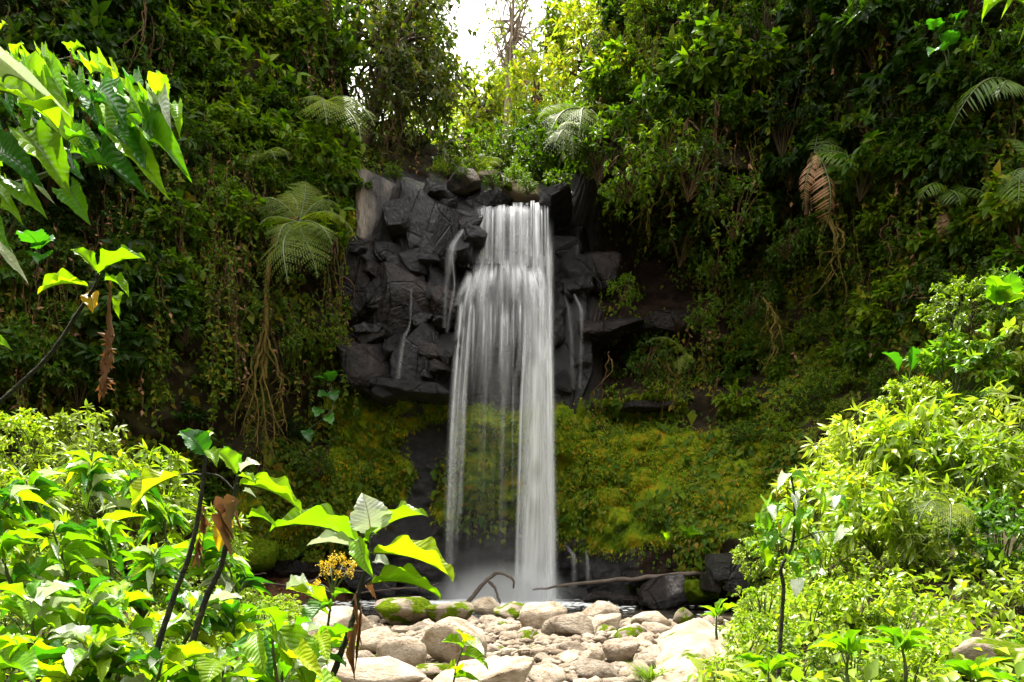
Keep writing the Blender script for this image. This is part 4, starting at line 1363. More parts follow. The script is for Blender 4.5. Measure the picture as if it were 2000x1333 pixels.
# single shrubs that stand out
for (kd, px, py, Y, r, lab) in [
    ('hang0', 1265, 690, 16.9, .62, 'arching leafy plant hanging over the dark blue hollow right of the falls'),
    ('hang1', 1340, 470, 17.6, .75, 'small leaved plant dangling inside the dark overhang'),
    ('hang0', 1470, 580, 16.3, .55, 'light green sprig jutting from the wall right of the overhang'),
    ('hang1', 1440, 400, 16.4, .9, 'drooping leafy branch at the right side of the dark overhang'),
    ('hang0', 1230, 330, 16.6, .9, 'leafy curtain hanging over the top edge of the dark overhang'),
    ('hang1', 1360, 320, 16.2, .95, 'tangled creeper hanging from the slope over the overhang'),
    ('hang1', 1290, 290, 16.3, .85, 'bushy creeper hanging over the left half of the overhang'),
    ('hang0', 1400, 500, 16.9, .6, 'shaded creeper dangling low at the right of the overhang'),
    ('hang1', 1220, 560, 17.6, .45, 'small plant rooted in the back of the overhang'),
    ('hang0', 1370, 600, 17.0, .5, 'sprawling creeper over the brown rock ledge'),
    ('hang0', 1540, 460, 15.9, .6, 'strappy leaved plant below the green palm on the right wall'),
    ('hang1', 560, 660, 16.0, .6, 'leafy tangle on the mossy trunk of the tree fern'),
    ('hang0', 640, 640, 16.8, .45, 'ferny tuft at the left edge of the wet rocks'),
    ('wall1', 860, 328, 18.2, .22, 'small bright green bush on top of the dark rock blocks'),
    ('wall2', 1010, 345, 18.6, .4, 'ferny bush above the lip of the falls'),
    ('wall0', 960, 352, 17.9, .32, 'mossy bush covering the stones left of the lip'),
    ('wall2', 1030, 362, 17.9, .28, 'small leafy bush right on the edge above the curtain'),
    ('wall0', 905, 336, 17.7, .22, 'thin green tuft on the pale wet slab'),
    ('wall3', 1090, 355, 17.9, .35, 'grassy bush at the right end of the lip'),
    ('wall0', 770, 335, 18.0, .3, 'low bush on the top left corner of the rock pillar'),
    ('wall2', 700, 360, 17.5, .5, 'bush hugging the left side of the pale pillar'),
    ('wall1', 1045, 300, 19.5, .7, 'yellow green bush with a red bloom behind the lip'),
    ('wall3', 555, 1080, 16.6, .3, 'small green herb at the foot of the left wall by the mud'),
    ('wall0', 610, 1090, 16.7, .25, 'tiny green herb beside the black wet rock'),
    ('wall1', 1335, 1045, 15.8, .35, 'broad leaved herb above the reddish rocks on the right shore'),
    ('wall2', 1280, 1010, 16.3, .3, 'green tuft on the moss bank right of the falls'),
]:
    place(kd, P(px, py, Y), r, lab, 'shrub', 'shrubs that stand out on the wall')

# the sunlit right bank
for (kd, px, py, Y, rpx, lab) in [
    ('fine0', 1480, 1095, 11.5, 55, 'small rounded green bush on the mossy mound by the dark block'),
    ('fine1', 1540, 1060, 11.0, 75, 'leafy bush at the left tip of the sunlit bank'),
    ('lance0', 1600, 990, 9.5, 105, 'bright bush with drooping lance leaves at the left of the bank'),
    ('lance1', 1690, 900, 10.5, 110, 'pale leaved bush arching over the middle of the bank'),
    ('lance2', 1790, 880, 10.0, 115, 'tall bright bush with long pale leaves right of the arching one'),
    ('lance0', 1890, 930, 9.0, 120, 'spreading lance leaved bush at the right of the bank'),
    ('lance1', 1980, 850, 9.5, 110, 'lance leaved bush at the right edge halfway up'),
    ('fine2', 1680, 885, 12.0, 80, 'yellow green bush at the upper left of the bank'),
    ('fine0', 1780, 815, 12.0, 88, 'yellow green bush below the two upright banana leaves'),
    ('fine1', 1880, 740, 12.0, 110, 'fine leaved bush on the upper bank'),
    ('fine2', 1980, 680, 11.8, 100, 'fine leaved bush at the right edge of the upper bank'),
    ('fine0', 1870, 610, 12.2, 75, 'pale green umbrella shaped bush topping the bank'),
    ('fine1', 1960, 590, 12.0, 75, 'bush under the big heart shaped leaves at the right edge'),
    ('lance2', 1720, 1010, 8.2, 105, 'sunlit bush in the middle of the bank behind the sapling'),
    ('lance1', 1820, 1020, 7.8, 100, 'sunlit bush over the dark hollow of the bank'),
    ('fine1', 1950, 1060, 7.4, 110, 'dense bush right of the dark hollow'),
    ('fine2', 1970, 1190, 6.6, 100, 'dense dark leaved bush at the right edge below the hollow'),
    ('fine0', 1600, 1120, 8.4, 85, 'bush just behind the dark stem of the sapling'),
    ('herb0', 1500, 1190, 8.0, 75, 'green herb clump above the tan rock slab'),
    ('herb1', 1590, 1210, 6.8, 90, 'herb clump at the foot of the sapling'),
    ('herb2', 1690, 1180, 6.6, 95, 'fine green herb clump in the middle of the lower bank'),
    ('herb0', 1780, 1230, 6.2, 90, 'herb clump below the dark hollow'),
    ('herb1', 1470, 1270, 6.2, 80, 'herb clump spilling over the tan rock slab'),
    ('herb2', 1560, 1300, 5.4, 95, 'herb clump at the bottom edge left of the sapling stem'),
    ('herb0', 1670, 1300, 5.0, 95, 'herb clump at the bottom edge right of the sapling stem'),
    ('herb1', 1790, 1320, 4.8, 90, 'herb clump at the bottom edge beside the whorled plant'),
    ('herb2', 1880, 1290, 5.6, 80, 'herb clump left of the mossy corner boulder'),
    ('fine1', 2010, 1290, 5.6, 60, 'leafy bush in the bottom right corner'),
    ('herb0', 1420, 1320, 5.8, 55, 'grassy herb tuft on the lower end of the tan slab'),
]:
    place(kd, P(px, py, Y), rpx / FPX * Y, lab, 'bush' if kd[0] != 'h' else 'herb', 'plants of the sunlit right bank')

# low growth of the left bank behind the big foreground leaves
for (kd, px, py, Y, rpx, lab) in [
    ('lance0', 60, 1000, 6.0, 110, 'bright lance leaved bush at the left edge of the bank'),
    ('lance1', 190, 960, 6.2, 110, 'tall lance leaved bush left of the two bare stalks'),
    ('lance2', 300, 960, 6.4, 95, 'lance leaved bush between left bank and first stalk'),
    ('lance0', 400, 1060, 6.6, 90, 'lance leaved bush behind the two bare stalks'),
    ('lance2', 120, 1110, 5.0, 110, 'dense bush low on the left bank'),
    ('herb1', 260, 1130, 5.2, 100, 'pale herb clump left of the first stalk'),
    ('herb2', 400, 1200, 5.2, 100, 'pale herb clump between the two stalks'),
    ('herb0', 510, 1230, 5.8, 85, 'herb clump right of the second stalk'),
    ('herb1', 60, 1240, 4.2, 110, 'herb clump in the bottom left corner'),
    ('herb2', 210, 1270, 4.2, 110, 'herb clump at the bottom left beside the corner'),
    ('herb0', 370, 1310, 4.0, 100, 'herb clump at the bottom edge under the stalks'),
    ('herb1', 500, 1320, 4.2, 80, 'herb clump at the bottom edge left of the white slab'),
    ('fine0', 40, 880, 8.0, 90, 'green bush at the left edge above the bank'),
    ('fine2', 160, 860, 9.0, 80, 'dark green bush behind the left bank'),
    ('herb2', 470, 1150, 8.2, 60, 'low herbs on the left end of the stone bed'),
    ('herb0', 550, 1190, 8.0, 45, 'small herbs among the stones below the yellow flowers'),
]:
    place(kd, P(px, py, Y), rpx / FPX * Y, lab, 'bush' if kd[0] != 'h' else 'herb', 'plants of the sunlit left bank')
for (px, py, Y, r, lab) in [(1035, 1225, 10.6, .16, 'small green herb between stones in front of the jet'), (1020, 1258, 9.6, .2, 'trailing herb in the middle of the stone bed'),
                            (985, 1225, 11, .12, 'tiny herb behind the biggest pale boulder'), (1150, 1265, 9.6, .13, 'yellow green sprig beside the blocky stone'),
                            (1240, 1300, 7.6, .16, 'sprig of herb near the lower end of the tan slab'), (740, 1300, 7.6, .16, 'yellowish herb beside the leaning stalk')]:
    place('herb1', P(px, py, Y), r, lab, 'herb', 'herbs among the stones', squash=.8)


# ------------------------------------------------------------------ trees
def tree(name, base, cen, rx, rz, mat, label, nb=46, nl=34, L=.2, wr=.42, trunk=.16, bark='bark', twist=.5, ry=None, tpl='small', sparse=1.0, seed=0, fill=True, droop=.3, cat='tree', group='trees round the top of the falls'):
    """trunk from base into the crown's heart, limbs to clumps spread through the crown's volume"""
    global rng
    rng = np.random.default_rng(seed)
    base, cen = np.asarray(base, float), np.asarray(cen, float)
    ry = rx if ry is None else ry
    root = thing(name, base, label, cat, group)
    tb, fo = MB(), MB()
    top = cen + np.array([0, 0, rz * .35])
    tp = spline([base, base * .6 + top * .4 + rng.normal(0, .1 * twist, 3), base * .25 + top * .75 + rng.normal(0, .2 * twist, 3), top], 16)
    tube(tb, tp - base, [trunk * 1.3, trunk, trunk * .75, trunk * .35], 8, rough=.08)
    cl = unit(rng.normal(size=(10, 3)))
    for k in range(nb):
        d = unit(rng.normal(size=3) * .8 + cl[k % 10])
        end = cen + d * np.array([rx, ry, rz]) * rng.uniform(.45, 1.0) ** .6
        st = tp[min(15, int(rng.uniform(7, 15)))]
        mid = st * .5 + end * .5 + rng.normal(0, .12 * rx, 3) + np.array([0, 0, .1 * rz])
        pth = spline([st, mid, end], 10)
        if k % 2 == 0 or sparse < 1: tube(tb, pth - base, [trunk * .38, trunk * .2, trunk * .06], 5)
        for _ in range(3):
            e2 = end + rng.normal(0, .26, 3) * np.array([rx, ry, rz])
            tw = spline([pth[6], pth[9] * .5 + e2 * .5, e2], 6)
            if sparse < 1: tube(tb, tw - base, [trunk * .08, trunk * .03], 3)
            spray(fo, tw - base, max(2, int(nl / 3 * sparse)), L, wr, droop, tpl, .15)
    tb.build('trunk', M[bark], root)
    fo.build('crown', M[mat], root)
    return root


# name, base px/py, crown centre px/py, Y, crown radii px, material, label ...
def T(bp, cp, Y, rx, rz, mat, label, **k):
    s_ = Y / FPX
    return tree('tree', P(bp[0], bp[1], Y), P(cp[0], cp[1], Y), rx * s_, rz * s_, mat, label, seed=int(cp[0] * 7 + cp[1]) % 9973 + 5, **k)


T((690, 340), (775, 130), 19.2, 125, 170, 'tree_dark', 'big dark tree hung with brown moss left of the sky gap', nb=150, nl=46, trunk=.2)
T((760, 330), (805, 70), 20.5, 80, 130, 'tree', 'olive crowned tree reaching into the sky gap from the left', nb=110, nl=44)
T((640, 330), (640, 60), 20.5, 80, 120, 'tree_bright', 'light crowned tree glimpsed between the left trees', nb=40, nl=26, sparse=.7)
T((560, 330), (540, 70), 18.5, 110, 140, 'tree', 'bushy tree on the left slope above the tree fern', nb=80, nl=40)
T((420, 330), (420, 40), 17.0, 110, 120, 'tree', 'leafy tree on the upper left slope', nb=70, nl=40)
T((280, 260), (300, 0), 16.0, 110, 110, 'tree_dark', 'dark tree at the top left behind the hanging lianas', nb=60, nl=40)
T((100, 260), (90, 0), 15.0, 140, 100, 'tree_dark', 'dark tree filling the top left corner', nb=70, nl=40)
T((985, 330), (1000, 70), 24.0, 80, 130, 'tree', 'slender bare limbed tree standing in the middle of the sky gap', nb=60, nl=22, sparse=.8, trunk=.11, bark='greybark', L=.2)
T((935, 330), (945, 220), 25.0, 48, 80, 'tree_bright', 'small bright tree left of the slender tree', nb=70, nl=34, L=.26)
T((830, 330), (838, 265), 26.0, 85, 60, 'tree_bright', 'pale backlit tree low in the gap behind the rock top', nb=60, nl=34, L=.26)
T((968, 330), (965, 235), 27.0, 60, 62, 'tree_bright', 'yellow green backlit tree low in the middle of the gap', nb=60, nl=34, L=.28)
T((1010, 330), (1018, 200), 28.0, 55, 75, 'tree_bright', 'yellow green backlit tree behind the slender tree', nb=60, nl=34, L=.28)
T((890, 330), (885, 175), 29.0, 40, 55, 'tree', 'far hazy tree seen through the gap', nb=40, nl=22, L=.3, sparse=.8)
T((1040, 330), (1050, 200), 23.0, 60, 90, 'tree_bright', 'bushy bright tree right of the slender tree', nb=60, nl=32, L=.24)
T((1085, 330), (1082, 90), 24.0, 26, 100, 'tree', 'narrow leafy column of a tree right of the sky gap', nb=50, nl=26, L=.24)
T((1150, 330), (1150, 130), 21.5, 75, 120, 'tree_bright', 'bright green tree beside the right edge of the gap', nb=80, nl=38, L=.22)
T((1180, 10), (1165, -10), 27.0, 60, 34, 'tree_dark', 'dark distant tree top at the upper edge right of the gap', nb=40, nl=26, L=.28)
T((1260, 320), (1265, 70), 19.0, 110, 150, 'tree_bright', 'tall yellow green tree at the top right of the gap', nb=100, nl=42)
T((1390, 320), (1390, 60), 17.8, 110, 130, 'tree', 'olive tree over the dark overhang', nb=80, nl=40)
T((1540, 300), (1540, 20), 17.0, 120, 110, 'tree_dark', 'dark tree at the top right over the palm', nb=70, nl=40)
T((1700, 300), (1690, 10), 16.0, 120, 110, 'tree_dark', 'dark tree with a black trunk on the upper right wall', nb=70, nl=40)
T((1870, 300), (1850, 60), 15.0, 110, 110, 'tree', 'broad leaved tree near the top right corner', nb=70, nl=34, L=.26, wr=.6)
T((2000, 300), (1990, 30), 14.2, 100, 110, 'tree', 'leafy tree filling the top right corner', nb=60, nl=36)
rng = np.random.default_rng(99)
VB = ['nearest the left wall', 'second from the left wall', 'behind the pale pillar', 'behind the large dark block', 'left of the slender tree', 'at the foot of the slender tree', 'right of the slender tree', 'behind the drooping tree fern', 'above the tree fern', 'low behind the rock tops', 'low left of the lip', 'low behind the lip', 'high on the left', 'high on the right']
for k, (px, py, Y, r) in enumerate([(745, 315, 20, .9), (800, 310, 21, .9), (860, 300, 22, 1.0), (910, 305, 22, .8), (960, 300, 21.5, .9), (1000, 285, 22, 1.0), (1065, 270, 21, 1.0), (1120, 280, 19.5, 1.0), (1110, 215, 20.5, .9), (880, 330, 20, .5), (930, 330, 20, .5), (1060, 330, 19.2, .5), (720, 260, 20, 1.0), (1165, 240, 19, 1.0)]):
    place('wall%d' % (k % 4), P(px, py, Y), r, 'yellow green bush above the falls, ' + VB[k], 'bush', 'bushes above the lip of the falls')

# ------------------------------------------------------------------ ferns and palms
def frond_mesh(name, mat, npairs=19, plen=.32, seed=3, droop=.55, fine=True, leaflet=.11):
    """unit frond: midrib along +y, arching down; lobed side leaflets"""
    global rng
    rng = np.random.default_rng(seed)
    t = np.linspace(0, 1, 30)
    rib = np.stack([.02 * np.sin(t * 5), t * (1 - .12 * t * t), .22 * np.sin(t * 2.2) - droop * t ** 2.2], -1)
    mb = MB()
    tube(mb, rib, [.012, .008, .003], 4, 1)
    B, A, Nn, Ls, Ws = [], [], [], [], []
    T_ = unit(np.gradient(rib, axis=0))
    for k in range(npairs):
        q = .12 + .87 * k / (npairs - 1)
        i = min(29, int(q * 29))
        w = plen * (math.sin(math.pi * min(1, q * .78 + .2)) ** .8) * (1.06 - .55 * q ** 3)
        for s in (-1, 1):
            side = np.array([s, 0, 0])
            d = unit(side * .9 + T_[i] * .42 + np.array([0, 0, -.22 - .1 * rng.random()]))
            up = np.cross(side * s, T_[i])
            if fine:
                m = max(4, int(w / .022))
                tt = (np.arange(m) + .5) / m
                pts = rib[i] + d[None] * (w * tt)[:, None] + np.array([0, 0, -.12])[None] * (w * tt ** 2)[:, None]
                for sg in (-1, 1):
                    B.append(pts)
                    A.append(np.tile(d * .55 + sg * T_[i] * .8, (m, 1)))
                    Nn.append(np.tile(up, (m, 1)))
                    Ls.append(.036 * (1.05 - .7 * tt) * (w / plen + .25))
                    Ws.append(np.full(m, .40))
            else:
                B.append(rib[i][None])
                A.append(d[None])
                Nn.append(up[None])
                Ls.append(np.array([w * rng.uniform(.9, 1.05)]))
                Ws.append(np.array([leaflet]))
    leaves(mb, np.concatenate(B), np.concatenate(A), np.concatenate(Nn), np.concatenate(Ls), np.concatenate(Ws), .15, .12 if fine else .35, rng.random(sum(len(b) for b in B)), 'small' if fine else 'full')
    return mb.mesh(name, [M[mat], M['stem']])


FERN = [frond_mesh('fern_frond', 'fern', seed=3 + i, plen=.27, droop=.3 + .12 * i) for i in range(3)]
PALM = [frond_mesh('palm_frond', 'palm', 18, .34, 13 + i, .5, False, .085) for i in range(2)]
DEAD = [frond_mesh('dead_frond', 'dry', 20, .17, 23 + i, .3, False, .14) for i in range(2)]


FERNH = [frond_mesh('fern_frond', 'fern', seed=43 + i, plen=.25, droop=.05) for i in range(2)]
PALMH = [frond_mesh('palm_frond', 'palm', 18, .3, 53, .05, False, .08)]


def aim(o, base, tip, roll=0.0, width=None, up=(0, 0, 1), origin=None):
    """put a unit-length mesh (along +y, face +z) from base to tip"""
    b, t = Vector(base), Vector(tip)
    d = t - b
    L_ = d.length
    y = d.normalized()
    u = Vector(up)
    if abs(y.dot(u.normalized())) > .96: u = Vector((0, -1, .2))
    x = y.cross(u).normalized()
    z = x.cross(y)
    rot = Matrix((x, y, z)).transposed()
    rot = rot @ Matrix.Rotation(roll, 3, 'Y')
    w = L_ if width is None else width
    o.matrix_basis = Matrix.Translation(b - (Vector(origin) if origin is not None else Vector())) @ (rot @ Matrix.Diagonal((w, L_, L_))).to_4x4()


def fern(name, crown, tips, label, cat, meshes, trunk=None, trunkr=.06, group=None, pname='frond', mat='root', up=(0, -.5, 1)):
    c = np.asarray(crown, float)
    root = thing(name, c, label, cat, group)
    for i, tp in enumerate(tips):
        ms = meshes
        dv = np.asarray(tp) - c
        if -dv[2] > .5 * np.linalg.norm(dv): ms = FERNH if meshes is FERN else (PALMH if meshes is PALM else meshes)
        o = link(pname, ms[i % len(ms)], root)
        aim(o, c, c + (np.asarray(tp) - c) * 1.2, R.uniform(-.3, .3), up=up, origin=c)
    if trunk is not None:
        mb = MB()
        tube(mb, spline(trunk, 20) - c, trunkr, 8, rough=.25)
        mb.build('trunk', M[mat], root)
    return root


fern('tree_fern', P(585, 435, 15.4), [P(515, 455, 14.7), P(540, 500, 14.5), P(640, 500, 14.5), P(575, 575, 14.3), P(690, 430, 14.9), P(480, 375, 15.6), P(600, 350, 16), P(660, 385, 15.8), P(555, 360, 15.6), P(615, 560, 14.6)],
     'pale green tree fern leaning from the left wall beside the falls', 'tree fern', FERN, [P(585, 432, 15.4), P(550, 440, 15.6), P(525, 520, 15.6), P(520, 640, 15.5), P(518, 740, 15.4)], [.09, .06, .05, .05], group='tree ferns of the ravine', mat='mossyroot')
fern('tree_fern', P(525, 305, 16.2), [P(560, 300, 15.6), P(500, 296, 15.6), P(540, 330, 15.4), P(490, 330, 15.6)], 'small fern crown on the left wall above the pale tree fern', 'fern', FERN, group='tree ferns of the ravine')
fern('tree_fern', P(640, 200, 17), [P(700, 240, 16.2), P(720, 270, 16.2), P(690, 300, 16), P(600, 220, 16.2), P(640, 270, 15.8), P(690, 195, 16.5)], 'shaded fern cascade on the slope left of the notch', 'fern', FERN, group='tree ferns of the ravine')
fern('tree_fern', P(1150, 215, 18.4), [P(1060, 255, 17.6), P(1075, 290, 17.4), P(1125, 290, 17.2), P(1110, 340, 17.2), P(1175, 200, 17.8), P(1135, 185, 18.2), P(1195, 250, 17.4), P(1160, 300, 17.3)],
     'grey green tree fern drooping over the right end of the lip', 'tree fern', FERN, [P(1150, 213, 18.4), P(1160, 260, 18.3), P(1165, 340, 18.2)], .09, group='tree ferns of the ravine')
fern('tree_fern', P(1130, 250, 17.6), [P(1120, 325, 17.0), P(1085, 300, 17.0), P(1100, 265, 16.9)], 'hanging fern fronds at the right of the lip', 'fern', FERN, group='tree ferns of the ravine')
fern('fern', P(940, 322, 18.7), [P(905, 315, 18.4), P(920, 300, 18.5), P(960, 300, 18.5), P(985, 315, 18.3), P(940, 296, 18.8), P(972, 335, 18.2)], 'dark green fern clump on the rocks left of the lip', 'fern', FERN, group='tree ferns of the ravine')
fern('palm', P(1590, 300, 15.4), [P(1655, 285, 15.0), P(1640, 262, 15.4), P(1655, 330, 14.8), P(1600, 250, 15.6), P(1652, 350, 14.7)], 'green palm on the right wall over the dead fronds', 'palm', PALM, [P(1590, 298, 15.4), P(1580, 330, 15.6), P(1575, 420, 15.8)], .05, group='palms on the right wall')
fern('dead_palm', P(1600, 305, 15.2), [P(1565, 395, 15.0), P(1615, 440, 14.9), P(1590, 330, 14.8), P(1605, 445, 15.1)], 'brown dead fronds hanging below the green palm', 'dead palm', DEAD, group='dead fronds on the right wall', pname='dead_frond')
fern('palm', P(1990, 170, 13.0), [P(1870, 185, 12.6), P(1885, 165, 12.9), P(1940, 215, 12.4), P(1930, 130, 13)], 'palm with feathery fronds at the right edge', 'palm', PALM, group='palms on the right wall')
fern('palm', P(1850, 372, 13.8), [P(1800, 365, 13.4), P(1895, 365, 13.4), P(1915, 405, 13.2), P(1870, 415, 13.2)], 'small shaded palm in the middle of the right wall', 'palm', PALM, group='palms on the right wall')
fern('palm', P(2005, 330, 12.6), [P(1985, 420, 12.2), P(1985, 260, 12.6), P(1970, 380, 12.2)], 'drooping palm frond cut by the right edge', 'palm', PALM, group='palms on the right wall')
fern('dead_palm', P(1845, 410, 13.8), [P(1835, 470, 13.7), P(1850, 465, 13.6)], 'brown dead fronds under the small shaded palm', 'dead palm', DEAD, group='dead fronds on the right wall', pname='dead_frond')
fern('fern', P(1340, 690, 17.0), [P(1325, 735, 16.8), P(1350, 715, 16.7), P(1300, 680, 16.8), P(1270, 660, 16.8)], 'pale fern fronds over the hollow right of the falls', 'fern', FERN, group='ferns on the right wall')
fern('fern', P(1860, 990, 7.4), [P(1790, 1010, 7.0), P(1800, 960, 7.2), P(1900, 1010, 6.9), P(1850, 1040, 6.8)], 'bright fern in the middle of the sunlit bank', 'fern', FERN, group='ferns on the right wall')

# ------------------------------------------------------------------ hanging roots and lianas
def roots(name, top, bottoms, rad, mat, label, cat='roots', group='hanging roots and lianas', fray=0, wig=.12):
    top = np.asarray(top, float)
    root = MB()
    for b in bottoms:
        b = np.asarray(b, float)
        m1 = top * .65 + b * .35 + rng.normal(0, wig, 3) * np.array([1, .5, .3])
        m2 = top * .3 + b * .7 + rng.normal(0, wig, 3) * np.array([1, .5, .3])
        pth = spline([top + rng.normal(0, rad * 1.5, 3), m1, m2, b], 18)
        tube(root, pth + rng.normal(0, .018, pth.shape), [rad * .75, rad * .5, rad * .2], 5, rough=.3)
        for _ in range(fray):
            i = int(rng.integers(9, 17))
            e = pth[i] + np.array([rng.normal(0, .28), rng.normal(0, .12), -rng.uniform(.15, .6)])
            tube(root, spline([pth[i], pth[i] * .5 + e * .5 + rng.normal(0, .08, 3), e], 7), [rad * .3, rad * .18, rad * .08], 4)
    return tag(root.build(name, M[mat], None, True, top), label, cat, group)


roots('hanging_roots', P(520, 640, 15.4), [P(512, 940, 15.0), P(525, 900, 15.0), P(470, 850, 15.1), P(450, 820, 15.1), P(560, 840, 15.1), P(540, 790, 15.2), P(500, 880, 15.0)], .04, 'mossyroot', 'mossy roots fraying out below the tree fern trunk', fray=7)
for k, (t_, bs, rd, mt, lab, fr) in enumerate([
    (P(285, 0, 14.6), [P(255, 130, 14.4), P(245, 150, 14.4), P(262, 120, 14.4)], .02, 'root', 'pale lianas slanting down at the top left', 0),
    (P(300, 40, 15), [P(290, 150, 14.8), P(310, 150, 14.8)], .015, 'root', 'thin brown lianas beside the pale slanting ones', 2),
    (P(655, 470, 16.4), [P(668, 520, 16.3), P(672, 590, 16.4), P(690, 600, 16.6), P(664, 680, 16.6)], .022, 'root', 'curved brown vine between tree fern and wet rocks', 0),
    (P(665, 20, 19), [P(660, 110, 18.8), P(670, 130, 18.8), P(655, 95, 18.8)], .03, 'root', 'brown aerial roots in the light left tree', 3),
    (P(770, 200, 18.6), [P(760, 310, 18.5), P(775, 300, 18.5), P(750, 290, 18.5), P(790, 295, 18.5), P(735, 280, 18.5)], .03, 'root', 'brown beard of roots under the big dark tree', 4),
    (P(1225, 260, 16.6), [P(1210, 345, 16.4), P(1240, 350, 16.4), P(1225, 370, 16.4), P(1250, 330, 16.4)], .03, 'root', 'orange brown roots over the top left of the dark overhang', 5),
    (P(1345, 240, 16.3), [P(1335, 330, 16.2), P(1350, 345, 16.2), P(1360, 300, 16.2)], .03, 'root', 'stringy brown roots over the middle of the dark overhang', 5),
    (P(1400, 200, 16.2), [P(1395, 270, 16.1), P(1405, 300, 16.1), P(1390, 400, 16.3)], .025, 'root', 'long brown roots at the right of the dark overhang', 4),
    (P(1300, 330, 17), [P(1290, 410, 16.9), P(1262, 450, 17), P(1230, 440, 17)], .045, 'mossyroot', 'orange mossy limb crossing the dark overhang', 2),
    (P(1700, 190, 15), [P(1690, 290, 14.8), P(1705, 270, 14.8), P(1720, 300, 14.8), P(1685, 250, 14.8)], .028, 'root', 'brown beard of roots in the middle of the upper right wall', 5),
    (P(1620, 430, 15), [P(1625, 500, 14.9), P(1635, 545, 14.9), P(1655, 565, 14.9)], .04, 'mossyroot', 'mossy root hanging below the dead palm fronds', 3),
    (P(1505, 590, 16), [P(1515, 660, 15.8), P(1522, 690, 15.8), P(1500, 640, 15.9)], .045, 'mossyroot', 'golden mossy root on the right wall above the bushes', 4),
    (P(1740, 420, 14.4), [P(1735, 520, 14.2), P(1750, 470, 14.2)], .02, 'root', 'thin lianas in the middle of the right wall', 2),
    (P(1900, 560, 12.3), [P(1895, 700, 11.9), P(1910, 730, 11.9), P(1880, 740, 11.9), P(1925, 720, 11.9), P(1905, 660, 11.9)], .022, 'root', 'tan dead roots hanging into the sunlit upper bank', 6),
    (P(1810, 580, 13), [P(1760, 590, 13), P(1800, 560, 13)], .02, 'root', 'bare twig arching left out of the umbrella shaped bush', 0),
    (P(1190, 690, 17.2), [P(1185, 770, 17.2), P(1180, 800, 17.2)], .025, 'root', 'root beside the dark blue hollow', 2),
    (P(1305, 700, 17), [P(1300, 780, 16.9), P(1310, 770, 16.9)], .06, 'mossyroot', 'mossy trunk like root under the arching plant', 3),
    (P(1400, 740, 17), [P(1395, 830, 16.9), P(1390, 800, 16.9)], .03, 'root', 'root on the brown wall right of the hollow', 2),
    (P(440, 520, 15), [P(420, 620, 14.9), P(460, 640, 14.9), P(400, 580, 14.9), P(450, 590, 14.9)], .015, 'root', 'fine dry rootlets on the left wall beside the fern trunk', 6),
]):
    roots('hanging_roots', t_, bs, rd, mt, lab, fray=fr)
rng = np.random.default_rng(5)


# ------------------------------------------------------------------ big leaves of the foreground: each leaf is its own part
def big_leaf(name, mat, wr=.42, droop=.35, fold=.25, wave=.04, seed=1, serr=.05, ragged=0.0, pow_=.85, heart=0.0):
    r = np.random.default_rng(seed)
    nr_, nc = 22, 9
    t = np.linspace(0, 1, nr_)
    sx = np.linspace(-1, 1, nc)
    prof = np.sin(np.pi * np.clip(t, 0, 1) ** (pow_ + .15)) ** .82 * (1 - .10 * t ** 3)
    prof = np.maximum(prof, .02) + heart * np.exp(-((t - .12) / .12) ** 2) * .5
    prof[-1] = .01
    prof[0] = .05 + heart * .6
    eL = prof * (1 + serr * np.where(np.arange(nr_) % 2, 1, -1) + ragged * -np.abs(r.normal(0, 1, nr_)) * .5)
    eR = prof * (1 + serr * np.where(np.arange(nr_) % 2, -1, 1) + ragged * -np.abs(r.normal(0, 1, nr_)) * .5)
    x = np.where(sx[None] < 0, eL[:, None] * sx[None], eR[:, None] * sx[None]) * wr * .5
    bend = r.uniform(-.12, .12)
    x = x + bend * (t ** 2)[:, None]
    z = fold * np.abs(sx[None]) * prof[:, None] * wr * .5 + .10 * np.sin(t * 2.6)[:, None] - droop * (t ** 2)[:, None]
    z = z + wave * np.sin(t * 17 + r.uniform(0, 6))[:, None] * np.abs(sx[None]) ** 2 * np.sign(sx)[None]
    z = z + .012 * np.sin(t[:, None] * 11 * 2 * np.pi * .5 - np.abs(sx[None]) * 6) * np.abs(sx[None])
    y = np.broadcast_to((t * (1 - .12 * droop))[:, None], x.shape)
    V = np.stack([x, y, z], -1)
    V[:, :, 0] -= 0
    mb = MB()
    i = np.arange(nr_ - 1)[:, None] * nc + np.arange(nc - 1)[None]
    uv = np.stack(np.broadcast_arrays(sx[None] * .5 * np.maximum(prof[:, None], .2) + .5, t[:, None]), -1)
    mb.add(V.reshape(-1, 3), np.stack([i, i + 1, i + nc + 1, i + nc], -1).reshape(-1, 4), 0, .5, uv.reshape(-1, 2))
    # midrib standing proud underneath
    mid = np.stack([bend * t ** 2, t * (1 - .12 * droop), .10 * np.sin(t * 2.6) - droop * t ** 2 - .004], -1)
    tube(mb, np.vstack([[0, -.06, -.02], mid[:-1]]), [.012, .010, .006, .002], 5, 1, .5)
    # straighten so that the tip lies on +y
    tip = mid[-1]
    a = math.atan2(-tip[2], tip[1])
    b = math.atan2(tip[0], tip[1])
    c, s_ = math.cos(a), math.sin(a)
    ln = float(np.hypot(tip[1], tip[2]))
    for q in range(len(mb.v)):
        v = mb.v[q]
        yy, zz = v[:, 1] * c - v[:, 2] * s_, v[:, 1] * s_ + v[:, 2] * c
        v = np.stack([v[:, 0], yy, zz], -1)
        cb, sb = math.cos(b), math.sin(b)
        v = np.stack([v[:, 0] * cb - v[:, 1] * sb, v[:, 0] * sb + v[:, 1] * cb, v[:, 2]], -1)
        mb.v[q] = v / ln
    return mb.mesh(name, [M[mat], M['stem']])


